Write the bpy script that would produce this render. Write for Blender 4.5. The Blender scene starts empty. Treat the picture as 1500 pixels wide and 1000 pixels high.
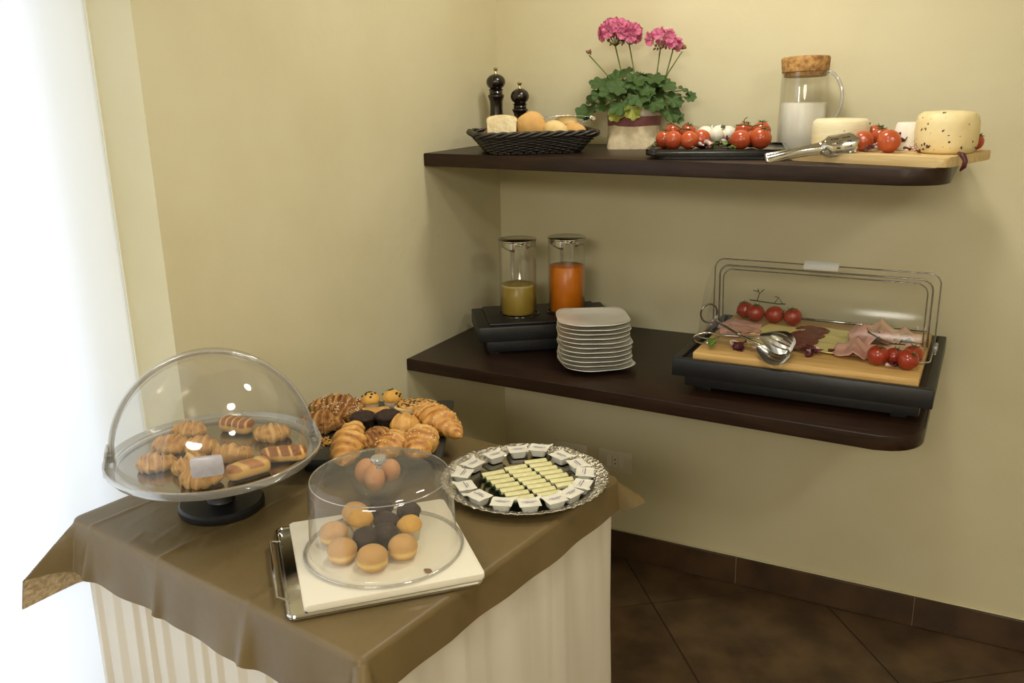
import bpy, bmesh, math, random
from math import sin, cos, pi, radians as RAD, sqrt
from mathutils import Vector, Matrix, noise as MN

random.seed(7)
sc = bpy.context.scene
COL = sc.collection

# ------------------------------------------------------------------ camera
cam_d = bpy.data.cameras.new('camera'); cam = bpy.data.objects.new('camera', cam_d); COL.objects.link(cam)
cam_d.sensor_width = 36.0; cam_d.lens = 1316.25 / 1500 * 36; cam_d.clip_start = .05
_yaw, _pit, _rol = -.49113, .283575, -.02111
_f = Vector((sin(_yaw)*cos(_pit), cos(_yaw)*cos(_pit), -sin(_pit)))
_r = Vector((cos(_yaw), -sin(_yaw), 0)); _u = _r.cross(_f)
_r2 = _r*cos(_rol) + _u*sin(_rol); _u2 = _u*cos(_rol) - _r*sin(_rol)
cam.matrix_world = Matrix(((_r2.x, _u2.x, -_f.x, 1.6245), (_r2.y, _u2.y, -_f.y, -2.9689), (_r2.z, _u2.z, -_f.z, 1.8022), (0, 0, 0, 1)))
sc.camera = cam

# ------------------------------------------------------------------ world, lights, exposure
w = bpy.data.worlds.new('world'); sc.world = w; w.use_nodes = True
w.node_tree.nodes['Background'].inputs[0].default_value = (.85, .92, 1, 1)
w.node_tree.nodes['Background'].inputs[1].default_value = 1.0

def area(name, loc, target, sx, sy, power, color, shape='RECTANGLE'):
    l = bpy.data.lights.new(name, 'AREA'); l.shape = shape; l.size = sx
    if shape in ('RECTANGLE', 'ELLIPSE'): l.size_y = sy
    l.energy = power; l.color = color
    o = bpy.data.objects.new(name, l); COL.objects.link(o); o.location = loc
    d = Vector(target) - Vector(loc); o.rotation_euler = d.to_track_quat('-Z', 'Y').to_euler()
    return o
area('window_daylight', (-.62, -2.85, 1.3), (1, -2.85, 1.3), 2.4, 2.5, 36, (.90, .95, 1))
WARM = (1, .965, .85)
area('ceiling_lamp_near', (.88, -.64, 2.70), (.88, -.64, 0), .30, .30, 9.6, WARM, 'DISK')
area('ceiling_lamp_middle', (1.35, -1.75, 2.70), (1.35, -1.75, 0), .30, .30, 9, WARM, 'DISK')
area('ceiling_lamp_right', (2.9, -2.6, 2.70), (1.6, -2.2, 0), .40, .40, 15, WARM, 'DISK')
area('ceiling_lamp_far', (1.7, -5.1, 2.62), (1.5, -3.6, .8), 1.3, .8, 60, WARM, 'ELLIPSE')

vs = sc.view_settings
vs.view_transform = 'Standard'; vs.look = 'None'; vs.gamma = 1; vs.use_curve_mapping = False
vs.exposure = 0.10
sc.cycles.transparent_max_bounces = 40
sc.cycles.max_bounces = 10
sc.cycles.caustics_reflective = False; sc.cycles.caustics_refractive = False

# ------------------------------------------------------------------ materials
def s2l(c):
    return tuple((x/255/12.92 if x/255 <= .04045 else ((x/255+.055)/1.055)**2.4) for x in c)
def newmat(name):
    m = bpy.data.materials.new(name); m.use_nodes = True
    return m, m.node_tree.nodes, m.node_tree.links, m.node_tree.nodes['Principled BSDF']
def mat(name, c1, c2=None, rough=.5, metal=0, nscale=8, bump=0, bscale=40, stretch=(1, 1, 1), coat=0, sss=0, lo=.35, hi=.65, attr=None, sheen=0, c3=None, spec=.5, spots=None, transl=0, detail=4):
    """Principled with a noise (or vertex attribute) driven two-tone colour and noise bump; colours in sRGB 0-255"""
    m, N, L, P = newmat(name)
    P.inputs['Roughness'].default_value = rough; P.inputs['Metallic'].default_value = metal
    P.inputs['Coat Weight'].default_value = coat; P.inputs['Coat Roughness'].default_value = .15
    P.inputs['Specular IOR Level'].default_value = spec
    if sss:
        P.inputs['Subsurface Weight'].default_value = sss; P.inputs['Subsurface Radius'].default_value = (.01, .006, .003); P.inputs['Subsurface Scale'].default_value = .6
    if sheen: P.inputs['Sheen Weight'].default_value = sheen
    a = s2l(c1) + (1,); P.inputs['Base Color'].default_value = a
    tc = N.new('ShaderNodeTexCoord'); mp = N.new('ShaderNodeMapping'); mp.inputs['Scale'].default_value = stretch
    L.new(tc.outputs['Object'], mp.inputs[0])
    out = None
    if c2 is not None:
        b = s2l(c2) + (1,)
        nz = N.new('ShaderNodeTexNoise'); nz.inputs['Scale'].default_value = nscale; nz.inputs['Detail'].default_value = detail
        L.new(mp.outputs[0], nz.inputs['Vector'])
        fac = nz.outputs['Fac']
        if attr:
            at = N.new('ShaderNodeAttribute'); at.attribute_name = attr
            mm = N.new('ShaderNodeMath'); mm.operation = 'MULTIPLY_ADD'; mm.inputs[1].default_value = .45; mm.inputs[2].default_value = -.22
            L.new(nz.outputs['Fac'], mm.inputs[0])
            ad = N.new('ShaderNodeMath'); ad.operation = 'ADD'; L.new(at.outputs['Fac'], ad.inputs[0]); L.new(mm.outputs[0], ad.inputs[1])
            fac = ad.outputs[0]
        rp = N.new('ShaderNodeValToRGB'); rp.color_ramp.elements[0].position = lo; rp.color_ramp.elements[1].position = hi
        rp.color_ramp.elements[0].color = a; rp.color_ramp.elements[1].color = b
        if c3 is not None:
            e = rp.color_ramp.elements.new(min(.99, hi+.22)); e.color = s2l(c3) + (1,)
        L.new(fac, rp.inputs[0]); out = rp.outputs[0]
    if spots:                                    # (colour, voronoi scale, radius)
        vo = N.new('ShaderNodeTexNoise'); vo.inputs['Scale'].default_value = spots[1]; vo.inputs['Detail'].default_value = 2
        L.new(tc.outputs['Object'], vo.inputs['Vector'])
        r2 = N.new('ShaderNodeValToRGB'); r2.color_ramp.elements[0].position = spots[2]; r2.color_ramp.elements[1].position = spots[2] + .04
        r2.color_ramp.elements[0].color = (0, 0, 0, 1); r2.color_ramp.elements[1].color = (1, 1, 1, 1)
        L.new(vo.outputs['Fac'], r2.inputs[0])
        mx = N.new('ShaderNodeMix'); mx.data_type = 'RGBA'
        L.new(r2.outputs[0], mx.inputs['Factor'])
        if out: L.new(out, mx.inputs['A'])
        else: mx.inputs['A'].default_value = a
        mx.inputs['B'].default_value = s2l(spots[0]) + (1,)
        out = mx.outputs['Result']
    if out: L.new(out, P.inputs['Base Color'])
    if bump:
        n2 = N.new('ShaderNodeTexNoise'); n2.inputs['Scale'].default_value = bscale; n2.inputs['Detail'].default_value = 5
        L.new(mp.outputs[0], n2.inputs['Vector'])
        bp = N.new('ShaderNodeBump'); bp.inputs['Strength'].default_value = bump; bp.inputs['Distance'].default_value = .01
        L.new(n2.outputs['Fac'], bp.inputs['Height']); L.new(bp.outputs[0], P.inputs['Normal'])
    if transl:
        tr = N.new('ShaderNodeBsdfTranslucent'); tr.inputs[0].default_value = a
        if out: L.new(out, tr.inputs[0])
        ms = N.new('ShaderNodeMixShader'); ms.inputs[0].default_value = transl
        L.new(P.outputs[0], ms.inputs[1]); L.new(tr.outputs[0], ms.inputs[2]); L.new(ms.outputs[0], N['Material Output'].inputs[0])
    return m
def clear(name, tint=(1, 1, 1), refl=.05, edge=.75, rough=.03, haze=0, power=4, hazecol=(.8, .8, .8)):
    """thin clear plastic or glass wall: transparent, with reflection that grows at grazing angles"""
    m, N, L, P = newmat(name); N.remove(P)
    lw = N.new('ShaderNodeLayerWeight'); lw.inputs[0].default_value = .5
    pw = N.new('ShaderNodeMath'); pw.operation = 'POWER'; pw.inputs[1].default_value = power
    L.new(lw.outputs['Facing'], pw.inputs[0])
    ma = N.new('ShaderNodeMath'); ma.operation = 'MULTIPLY_ADD'; ma.inputs[1].default_value = edge; ma.inputs[2].default_value = refl
    L.new(pw.outputs[0], ma.inputs[0])
    tr = N.new('ShaderNodeBsdfTransparent'); tr.inputs[0].default_value = tint + (1,)
    gl = N.new('ShaderNodeBsdfGlossy'); gl.inputs['Roughness'].default_value = rough
    body = tr.outputs[0]
    if haze:
        df = N.new('ShaderNodeBsdfDiffuse'); df.inputs[0].default_value = hazecol + (1,)
        m0 = N.new('ShaderNodeMixShader'); m0.inputs[0].default_value = haze
        L.new(tr.outputs[0], m0.inputs[1]); L.new(df.outputs[0], m0.inputs[2]); body = m0.outputs[0]
    ms = N.new('ShaderNodeMixShader'); L.new(ma.outputs[0], ms.inputs[0]); L.new(body, ms.inputs[1]); L.new(gl.outputs[0], ms.inputs[2])
    L.new(ms.outputs[0], N['Material Output'].inputs[0])
    return m

M_wall = mat('cream_wall_paint', (219, 210, 176), (213, 203, 167), rough=.75, nscale=2.5, bump=.12, bscale=22, spec=.25)
M_wall.node_tree.nodes['Noise Texture'].inputs['Detail'].default_value = 8
M_ceil = mat('ceiling_paint', (238, 232, 215), rough=.9)
M_plain = mat('far_wall_paint', (225, 214, 180), rough=.85)
M_tile = mat('brown_floor_tile', (104, 80, 54), (70, 52, 35), rough=.38, nscale=7, bump=.06, bscale=30, detail=8)
M_grout = mat('dark_grout', (62, 48, 34), rough=.9)
M_grout_l = mat('pale_grout', (150, 136, 104), rough=.9)
M_base = mat('brown_skirting_tile', (84, 62, 42), (62, 45, 30), rough=.4, nscale=8, detail=7)
M_shelf = mat('dark_walnut_veneer', (50, 31, 19), (33, 20, 12), rough=.38, nscale=6, stretch=(1.2, 14, 14), spec=.3, bump=.02, bscale=60)
M_black = mat('black_plastic', (22, 22, 24), (28, 28, 30), rough=.42, nscale=60)
M_blackg = mat('black_gloss', (14, 14, 18), rough=.2, coat=.3)
M_slate = mat('dark_slate', (30, 32, 32), (44, 46, 44), rough=.35, nscale=10)
M_china = mat('white_porcelain', (240, 236, 224), rough=.18, coat=.4)
M_whiteg = mat('white_melamine', (236, 228, 208), rough=.3, coat=.2)
M_steel = mat('polished_steel', (205, 203, 198), rough=.12, metal=1)
M_tong = mat('brushed_steel', (176, 174, 168), rough=.3, metal=1)
M_silver = mat('hammered_silver', (208, 202, 186), rough=.16, metal=1, bump=1.0, bscale=110)
M_silverp = mat('silver_plate', (178, 172, 160), rough=.16, metal=1, bump=.02, bscale=15)
M_brass = mat('brass', (205, 190, 150), rough=.2, metal=1)
M_clear = clear('clear_acrylic', (.985, .985, .98), .012, .35, .14)
M_dome = clear('hazy_dome_acrylic', (.955, .95, .93), .06, .6, .05, haze=.05)
M_cake = clear('hazy_cake_dome', (.95, .94, .91), .05, .65, .05, haze=.045)
M_glass = clear('drinking_glass', (.985, .985, .98), .05, .8, .02)
M_acryl = clear('thick_acrylic_rim', (.86, .85, .82), .18, .7, .08, haze=.22, power=2)
M_cloth = mat('olive_brown_satin', (116, 97, 62), (106, 88, 54), rough=.42, nscale=5, bump=.35, bscale=9, spec=.45)
M_fleece = mat('tan_fleece_backing', (226, 202, 162), (186, 158, 116), rough=.95, nscale=90, bump=1, bscale=80)  # tan lightened in the colour to imitate backlight through the cloth
M_skirt = mat('white_polyester', (236, 228, 212), rough=.7, transl=.12, bump=.05, bscale=14, stretch=(1, 1, .3))
M_cork = mat('cork', (196, 150, 88), (140, 98, 52), rough=.85, nscale=70, bump=.4, bscale=90)
M_milk = mat('milk', (254, 249, 234), rough=.3, sss=.2)
M_orange = mat('orange_juice', (226, 128, 22), (216, 116, 16), rough=.3, nscale=20)
M_pear = mat('pale_pear_juice', (176, 150, 66), (168, 140, 58), rough=.3, nscale=20)
M_foam = mat('juice_foam', (205, 190, 130), rough=.6)
M_board = mat('bamboo_board', (214, 176, 110), (196, 152, 88), rough=.5, nscale=5, stretch=(1.5, 30, 30), detail=3)
M_board2 = mat('maple_board', (222, 194, 140), (206, 174, 118), rough=.5, nscale=5, stretch=(1.5, 25, 25), detail=3)
M_tom = mat('red_tomato_skin', (186, 88, 48), (168, 66, 34), rough=.24, nscale=14, coat=.12, c3=(196, 104, 52))
M_tomd = mat('deep_tomato_skin', (166, 60, 34), (146, 44, 26), rough=.24, nscale=14, coat=.3)
M_green = mat('green_vine', (76, 88, 34), (54, 66, 24), rough=.6, nscale=30)
M_bread = mat('crumb_bread', (240, 224, 184), (226, 204, 156), rough=.9, nscale=60, bump=.4, bscale=120)
M_crust = mat('golden_roll_crust', (226, 186, 118), (206, 156, 86), rough=.65, nscale=14, bump=.15, bscale=50, c3=(190, 130, 64))
M_paleroll = mat('pale_roll_crust', (236, 210, 152), (224, 190, 124), rough=.65, nscale=14, bump=.15, bscale=50)
M_crois = mat('baked_croissant', (218, 168, 92), (184, 124, 56), rough=.5, nscale=38, bump=.5, bscale=60, attr='bake', lo=.25, hi=.75, c3=(136, 80, 34))
M_croisp = mat('pale_croissant', (216, 172, 104), (186, 132, 68), rough=.5, nscale=38, bump=.5, bscale=60, attr='bake', lo=.25, hi=.8, c3=(150, 98, 48))
M_nut = mat('nut_crusted_croissant', (206, 156, 88), (146, 92, 40), rough=.7, nscale=70, bump=1, bscale=130, attr='bake', lo=.2, hi=.7, c3=(104, 60, 24))
M_stripe = mat('striped_puff_pastry', (222, 176, 104), (176, 116, 62), rough=.4, nscale=30, bump=.3, bscale=60, attr='bake', lo=.4, hi=.6, c3=(146, 88, 48))
M_poppy = mat('seeded_puff_top', (208, 158, 84), (196, 140, 66), rough=.6, nscale=30, bump=.4, bscale=80, spots=((34, 20, 12), 130, .50))
M_puff = mat('puff_layers', (232, 204, 146), (210, 172, 108), rough=.7, nscale=20, stretch=(1, 1, 14), bump=.5, bscale=20)
M_choc = mat('chocolate_muffin_crumb', (58, 38, 26), (40, 25, 16), rough=.75, nscale=50, bump=.6, bscale=90)
M_chocchip = mat('chocolate_chip', (36, 22, 14), rough=.4)
M_muffin = mat('yellow_muffin_crumb', (222, 174, 84), (202, 146, 60), rough=.7, nscale=16, bump=.4, bscale=90)
M_paper = mat('muffin_paper', (214, 204, 176), rough=.8, transl=.15)
M_paperd = mat('dark_muffin_paper', (46, 32, 22), rough=.7)
M_bun = mat('fried_bun_crust', (200, 154, 92), (210, 170, 108), rough=.65, nscale=30, bump=.3, bscale=70, attr='bake', lo=.15, hi=.55, c3=(232, 196, 122))
M_cake2 = mat('pale_bun_band', (240, 212, 140), rough=.8)
M_sugar = mat('sugar_grain', (246, 236, 214), rough=.4)
M_crumb = mat('flaky_crumb', (222, 176, 90), (190, 130, 54), rough=.8, nscale=60)
M_egg = mat('brown_egg_shell', (214, 150, 98), (204, 138, 86), rough=.5, nscale=10)
M_mill = mat('black_lacquered_wood', (24, 16, 12), (30, 20, 14), rough=.22, coat=.4, nscale=6, stretch=(6, 6, 1))
M_wicker = mat('black_wicker', (30, 25, 19), (44, 37, 28), rough=.42, nscale=60, spec=.6)
M_leaf = mat('geranium_leaf_green', (80, 108, 50), (54, 84, 36), rough=.45, nscale=22, bump=.3, bscale=60, transl=.2, c3=(106, 132, 66))
M_leafy = mat('yellowing_leaf', (120, 140, 50), (176, 170, 62), rough=.5, nscale=18, transl=.2)
M_stem = mat('leaf_stem_green', (104, 122, 58), (86, 102, 46), rough=.6, nscale=30)
M_petal = mat('pink_petal', (224, 134, 168), (206, 98, 140), rough=.6, nscale=60, transl=.25, c3=(240, 176, 196))
M_petalc = mat('petal_throat', (244, 196, 204), rough=.6)
M_bud = mat('brown_green_bud', (120, 110, 58), (140, 84, 62), rough=.6, nscale=60)
M_bag = mat('linen_bag', (222, 206, 172), (206, 188, 152), rough=.85, nscale=60, bump=.15, bscale=160)
M_cuff = mat('linen_bag_cuff', (230, 220, 196), rough=.8)
M_band = mat('mauve_band', (138, 82, 80), (126, 72, 72), rough=.6, nscale=20)
M_soil = mat('potting_soil', (44, 32, 22), (28, 20, 14), rough=.95, nscale=60, bump=.6, bscale=80)
M_moz = mat('mozzarella', (246, 240, 224), rough=.3, sss=.25)
M_pec = mat('white_cheese_rind', (238, 228, 196), (228, 214, 174), rough=.55, nscale=9, stretch=(1, 1, 8), bump=.15, bscale=40)
M_ric = mat('ricotta', (244, 238, 222), rough=.55, bump=.1, bscale=60)
M_peps = mat('peppercorn_cheese', (240, 222, 172), (228, 204, 146), rough=.55, nscale=12, bump=.2, bscale=40, spots=((92, 52, 24), 75, .66))
M_spot = mat('dark_rind_mark', (70, 62, 40), rough=.8)
M_radic = mat('radicchio_leaf', (92, 32, 40), (66, 22, 30), rough=.5, nscale=30, c3=(214, 190, 180))
M_radw = mat('radicchio_rib', (226, 208, 196), (170, 110, 112), rough=.5, nscale=40)
M_lett = mat('green_salad_leaf', (98, 130, 46), (70, 104, 34), rough=.45, nscale=30)
M_ham = mat('pink_ham', (214, 168, 150), (196, 140, 126), rough=.4, nscale=16, sss=.1, c3=(232, 206, 186))
M_hamp = mat('pale_turkey_slice', (222, 188, 160), (208, 168, 142), rough=.45, nscale=14)
M_edam = mat('yellow_cheese_slice', (238, 224, 150), (230, 214, 134), rough=.4, nscale=10)
M_sal = mat('salami', (134, 66, 56), (108, 46, 42), rough=.45, nscale=70, c3=(206, 150, 130), detail=2)
M_tub = mat('white_tub_plastic', (240, 236, 224), rough=.35, transl=.1)
M_foil = mat('printed_foil_lid', (240, 235, 218), (222, 216, 198), rough=.35, nscale=30, bump=.35, bscale=50)
M_print = mat('violet_print', (88, 76, 138), rough=.5)
M_butter = mat('pale_gold_wrapper', (224, 216, 162), (208, 200, 140), rough=.4, nscale=40, bump=.3, bscale=80)
M_bgreen = mat('dark_green_wrapper_end', (34, 62, 38), (22, 44, 28), rough=.4, nscale=60)
M_plate_w = mat('white_wall_plate', (228, 221, 200), rough=.45)
M_module = mat('socket_module', (240, 235, 218), rough=.4)
M_hole = mat('dark_hole', (10, 10, 8), rough=.8)
M_metalgrey = mat('brushed_grip', (176, 172, 180), (196, 192, 198), rough=.35, metal=.2, nscale=50)
M_gripw = mat('grip_reflection_white', (250, 248, 240), rough=.25, coat=.5)  # white base colour stands in for light reflecting off the grip
M_frame = mat('white_window_frame', (240, 240, 238), rough=.4)
M_pane = clear('window_pane', (.98, .99, 1), .04, .7, .02)
M_wood = mat('table_wood', (150, 116, 76), (130, 96, 60), rough=.6, nscale=4, stretch=(1, 10, 10))
mcu, N_, L_, P_ = newmat('sheer_white_curtain'); N_.remove(P_)
_tl = N_.new('ShaderNodeBsdfTranslucent'); _tl.inputs[0].default_value = (.94, .95, .97, 1)
_df = N_.new('ShaderNodeBsdfDiffuse'); _df.inputs[0].default_value = (.9, .9, .9, 1)
_tp = N_.new('ShaderNodeBsdfTransparent')
_m1 = N_.new('ShaderNodeMixShader'); _m1.inputs[0].default_value = .35; L_.new(_tl.outputs[0], _m1.inputs[1]); L_.new(_df.outputs[0], _m1.inputs[2])
_m2 = N_.new('ShaderNodeMixShader'); _m2.inputs[0].default_value = .15; L_.new(_m1.outputs[0], _m2.inputs[1]); L_.new(_tp.outputs[0], _m2.inputs[2])
L_.new(_m2.outputs[0], N_['Material Output'].inputs[0]); M_curt = mcu

# ------------------------------------------------------------------ mesh helpers: every builder returns (verts, faces)
def merge(*vfs):
    V, F = [], []
    for v, f in vfs:
        o = len(V); V += [tuple(p) for p in v]; F += [tuple(i+o for i in q) for q in f]
    return V, F
def xf(vf, loc=(0, 0, 0), rot=(0, 0, 0), scale=(1, 1, 1)):
    from mathutils import Euler
    m = Matrix.Translation(loc) @ Euler(rot).to_matrix().to_4x4() @ Matrix.Diagonal(tuple(scale) + (1,))
    return [tuple(m @ Vector(p)) for p in vf[0]], vf[1]
def frombm(bm):
    bm.verts.ensure_lookup_table(); bm.verts.index_update()
    r = [tuple(v.co) for v in bm.verts], [tuple(v.index for v in f.verts) for f in bm.faces]
    bm.free(); return r
def box(x0, x1, y0, y1, z0, z1, bev=0, seg=2):
    bm = bmesh.new()
    vs_ = [bm.verts.new(p) for p in ((x0, y0, z0), (x1, y0, z0), (x1, y1, z0), (x0, y1, z0), (x0, y0, z1), (x1, y0, z1), (x1, y1, z1), (x0, y1, z1))]
    for f in ((3, 2, 1, 0), (4, 5, 6, 7), (0, 1, 5, 4), (1, 2, 6, 5), (2, 3, 7, 6), (3, 0, 4, 7)): bm.faces.new([vs_[i] for i in f])
    if bev: bmesh.ops.bevel(bm, geom=bm.edges[:], offset=bev, segments=seg, profile=.5, affect='EDGES')
    return frombm(bm)
def prism(outline, z0, z1, bev=0, seg=2):
    bm = bmesh.new()
    a = [bm.verts.new((x, y, z0)) for x, y in outline]; b = [bm.verts.new((x, y, z1)) for x, y in outline]
    n = len(a); bm.faces.new(a[::-1]); top = bm.faces.new(b)
    for i in range(n): bm.faces.new((a[i], a[(i+1) % n], b[(i+1) % n], b[i]))
    if bev:
        ed = [e for e in bm.edges if abs(e.verts[0].co.z - e.verts[1].co.z) < 1e-6]
        bmesh.ops.bevel(bm, geom=ed, offset=bev, segments=seg, profile=.5, affect='EDGES')
    return frombm(bm)
def rrect(sx, sy, r, n=6):
    pts = []
    for cx, cy, a0 in ((sx/2-r, sy/2-r, 0), (-sx/2+r, sy/2-r, 90), (-sx/2+r, -sy/2+r, 180), (sx/2-r, -sy/2+r, 270)):
        for k in range(n+1):
            a = RAD(a0 + 90*k/n); pts.append((cx + r*cos(a), cy + r*sin(a)))
    return pts
def lathe(prof, n=40, flute=None):
    V, F = [], []; rings = []
    for (r, z) in prof:
        if r < 1e-6: rings.append([len(V)]); V.append((0, 0, z)); continue
        idx = []
        for k in range(n):
            a = 2*pi*k/n; rr = r*(1 + (flute[1]*cos(a*flute[0]) if flute else 0)); idx.append(len(V)); V.append((rr*cos(a), rr*sin(a), z))
        rings.append(idx)
    for i in range(len(rings)-1):
        a, b = rings[i], rings[i+1]
        if len(a) == 1 and len(b) == 1: continue
        for k in range(n):
            k2 = (k+1) % n
            if len(a) == 1: F.append((a[0], b[k2], b[k]))
            elif len(b) == 1: F.append((a[k], a[k2], b[0]))
            else: F.append((a[k], a[k2], b[k2], b[k]))
    return V, F
def tube(pts, rad, n=8, closed=False):
    P = [Vector(p) for p in pts]; m = len(P); V, F = [], []
    R = rad if isinstance(rad, (list, tuple)) else [rad]*m
    up = None
    for i in range(m):
        if closed: t = P[(i+1) % m] - P[i-1]
        else: t = P[min(i+1, m-1)] - P[max(i-1, 0)]
        t.normalize()
        if up is None:
            up = Vector((0, 0, 1)) if abs(t.z) < .9 else Vector((1, 0, 0))
        s = t.cross(up)
        if s.length < 1e-5: s = t.orthogonal()
        s.normalize(); up = s.cross(t); up.normalize()
        for k in range(n):
            a = 2*pi*k/n; V.append(tuple(P[i] + (s*cos(a) + up*sin(a))*R[i]))
    for i in range(m if closed else m-1):
        j = (i+1) % m
        for k in range(n): F.append((i*n+k, i*n+(k+1) % n, j*n+(k+1) % n, j*n+k))
    if not closed: F.append(tuple(range(n))[::-1]); F.append(tuple((m-1)*n+k for k in range(n)))
    return V, F
def ball(rx, ry, rz, nu=20, nv=12, amp=0, fr=20, seed=0, flat=None):
    prof = [(sin(pi*i/nv), -cos(pi*i/nv)) for i in range(nv+1)]; prof[0] = (0, -1); prof[-1] = (0, 1)
    V, F = lathe(prof, nu); o = []
    for p in V:
        v = Vector((p[0]*rx, p[1]*ry, p[2]*rz))
        if amp: v *= 1 + amp*MN.noise(Vector((v.x*fr+seed*3.1, v.y*fr+seed, v.z*fr)))
        if flat is not None and v.z < -flat*rz: v.z = -flat*rz
        o.append(tuple(v))
    return o, F
def grid(nx, ny, fn, thick=0):
    V = [tuple(fn(i/nx, j/ny)) for j in range(ny+1) for i in range(nx+1)]
    F = [(j*(nx+1)+i, j*(nx+1)+i+1, (j+1)*(nx+1)+i+1, (j+1)*(nx+1)+i) for j in range(ny) for i in range(nx)]
    if thick: return thicken((V, F), thick)
    return V, F
def thicken(vf, t):
    V = [Vector(p) for p in vf[0]]; F = vf[1]; N = [Vector((0, 0, 0)) for _ in V]
    for f in F:
        n = Vector((0, 0, 0))
        for k in range(len(f)):
            p, q = V[f[k-1]], V[f[k]]; n += Vector(((p.y-q.y)*(p.z+q.z), (p.z-q.z)*(p.x+q.x), (p.x-q.x)*(p.y+q.y)))
        for k in f: N[k] += n
    m = len(V); E = {}
    for f in F:
        for k in range(len(f)): E[(f[k-1], f[k])] = 1
    W = [tuple(p) for p in V] + [tuple(p - (n.normalized() if n.length > 1e-14 else n)*t) for p, n in zip(V, N)]
    G = list(F) + [tuple(i+m for i in f)[::-1] for f in F]
    for (p, q) in E:
        if (q, p) not in E: G.append((q, p, p+m, q+m))
    return W, G

def mesh(name, vf, m, smooth=40, attr=None):
    me = bpy.data.meshes.new(name); me.from_pydata(vf[0], [], vf[1]); me.validate(); me.update()
    ms = m if isinstance(m, (list, tuple)) else [m]
    for x in ms: me.materials.append(x)
    if smooth:
        me.polygons.foreach_set('use_smooth', [True]*len(me.polygons))
        if smooth < 180: me.set_sharp_from_angle(angle=RAD(smooth))
    if attr is not None:
        a = me.attributes.new('bake', 'FLOAT', 'POINT'); a.data.foreach_set('value', attr[:len(me.vertices)])
    return me
def link(name, data, parent=None, loc=(0, 0, 0), rot=(0, 0, 0), scale=(1, 1, 1)):
    o = bpy.data.objects.new(name, data); COL.objects.link(o); o.parent = parent
    o.location = loc; o.rotation_euler = rot; o.scale = scale
    return o
def part(parent, name, vf, m, smooth=40, attr=None, label=None, loc=(0, 0, 0), rot=(0, 0, 0), kind=None):
    o = link(name, mesh(name, vf, m, smooth, attr), parent, loc, rot)
    if label: o['label'] = label
    if kind: o['kind'] = kind
    return o
def tag(o, label, cat, group=None):
    o['label'] = label; o['category'] = cat
    if group: o['group'] = group
    return o
def thing(name, label, cat, loc=(0, 0, 0), rz=0, group=None, rot=None):
    return tag(link(name, None, None, loc, rot or (0, 0, rz)), label, cat, group)
def solo(name, label, cat, vf, m, loc=(0, 0, 0), rot=(0, 0, 0), group=None, smooth=40, attr=None):
    return tag(link(name, mesh(name, vf, m, smooth, attr), None, loc, rot), label, cat, group)
def struct(name, vf, m, label, smooth=40):
    o = link(name, mesh(name, vf, m, smooth)); o['kind'] = 'structure'; o['label'] = label; return o
ORD = ['first', 'second', 'third', 'fourth', 'fifth', 'sixth', 'seventh', 'eighth', 'ninth', 'tenth', 'eleventh', 'twelfth', 'thirteenth', 'fourteenth', 'fifteenth', 'sixteenth']

ZU, ZL, ZT = 1.581, .936, .92
XR, YB, HC, YW = 3.3, -5.6, 2.75, -1.579      # room: right wall runs along +x, left wall along -y and ends at YW
WX = -.45                                     # depth of the window recess

# ------------------------------------------------------------------ room shell
struct('wall_left', box(-.5, 0, YW, .12, 0, HC), M_wall, 'cream painted wall left of the corner', 0)
struct('wall_right', box(0, XR+.1, 0, .12, 0, HC), M_wall, 'cream painted wall behind the shelves', 0)
struct('wall_side', box(XR, XR+.1, YB, 0, 0, HC), M_plain, 'cream wall on the far right outside the view', 0)
struct('wall_back', box(-.5, XR+.1, YB-.1, YB, 0, HC), M_plain, 'cream wall behind the viewer', 0)
struct('wall_window', merge(box(-.5, 0, YB, -4.1, 0, HC), box(-.5, 0, -4.1, YW, 2.55, HC)), M_wall, 'cream wall around the tall window', 0)
struct('ceiling', box(-.5, XR+.1, YB-.1, .12, HC, HC+.1), M_ceil, 'pale ceiling', 0)
fl = struct('floor', box(-.5, XR+.1, YB-.1, .12, -.05, -.003), M_grout, 'dark brown tiled floor laid diagonally', 0)
def clip(poly, x0, x1, y0, y1):
    for ax, val, sgn in ((0, x0, 1), (0, x1, -1), (1, y0, 1), (1, y1, -1)):
        out = []
        for i in range(len(poly)):
            a, b = poly[i-1], poly[i]; da, db = (a[ax]-val)*sgn, (b[ax]-val)*sgn
            if (da >= 0) != (db >= 0):
                t = da/(da-db); out.append((a[0]+(b[0]-a[0])*t, a[1]+(b[1]-a[1])*t))
            if db >= 0: out.append(b)
        poly = out
        if len(poly) < 3: return []
    return poly
tu, tw, ts = (.789, .615), (.615, -.789), .596
for i in range(-12, 13):
    for j in range(-12, 13):
        g = .003; q = [(i+0, j+0, g, g), (i+1, j, -g, g), (i+1, j+1, -g, -g), (i, j+1, g, -g)]
        P4 = [(.72 + tu[0]*(a*ts+e) + tw[0]*(b*ts+f), -.262 + tu[1]*(a*ts+e) + tw[1]*(b*ts+f)) for a, b, e, f in q]
        P4 = clip(P4, -.44, XR-.002, YB+.002, -.002)
        if len(P4) < 3: continue
        ar = sum(P4[k-1][0]*P4[k][1]-P4[k][0]*P4[k-1][1] for k in range(len(P4)))
        if abs(ar) < .004: continue
        if ar < 0: P4 = P4[::-1]
        part(fl, 'tile', prism(P4, -.004, 0), M_tile, 0)
bb = struct('baseboard_right', box(.001, XR-.001, -.008, -.0005, .001, .108), M_grout_l, 'brown tile skirting along the right wall')
x = .954 - .6*2
while x < XR:
    x0, x1 = max(x, .014), min(x+.597, XR-.002)
    if x1 > x0: part(bb, 'tile', box(x0, x1, -.013, -.0085, .001, .111, .002, 1), M_base)
    x += .6
part(bb, 'paint_lip', box(.012, XR-.002, -.009, -.0005, .111, .117, .002, 1), M_wall)
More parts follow.
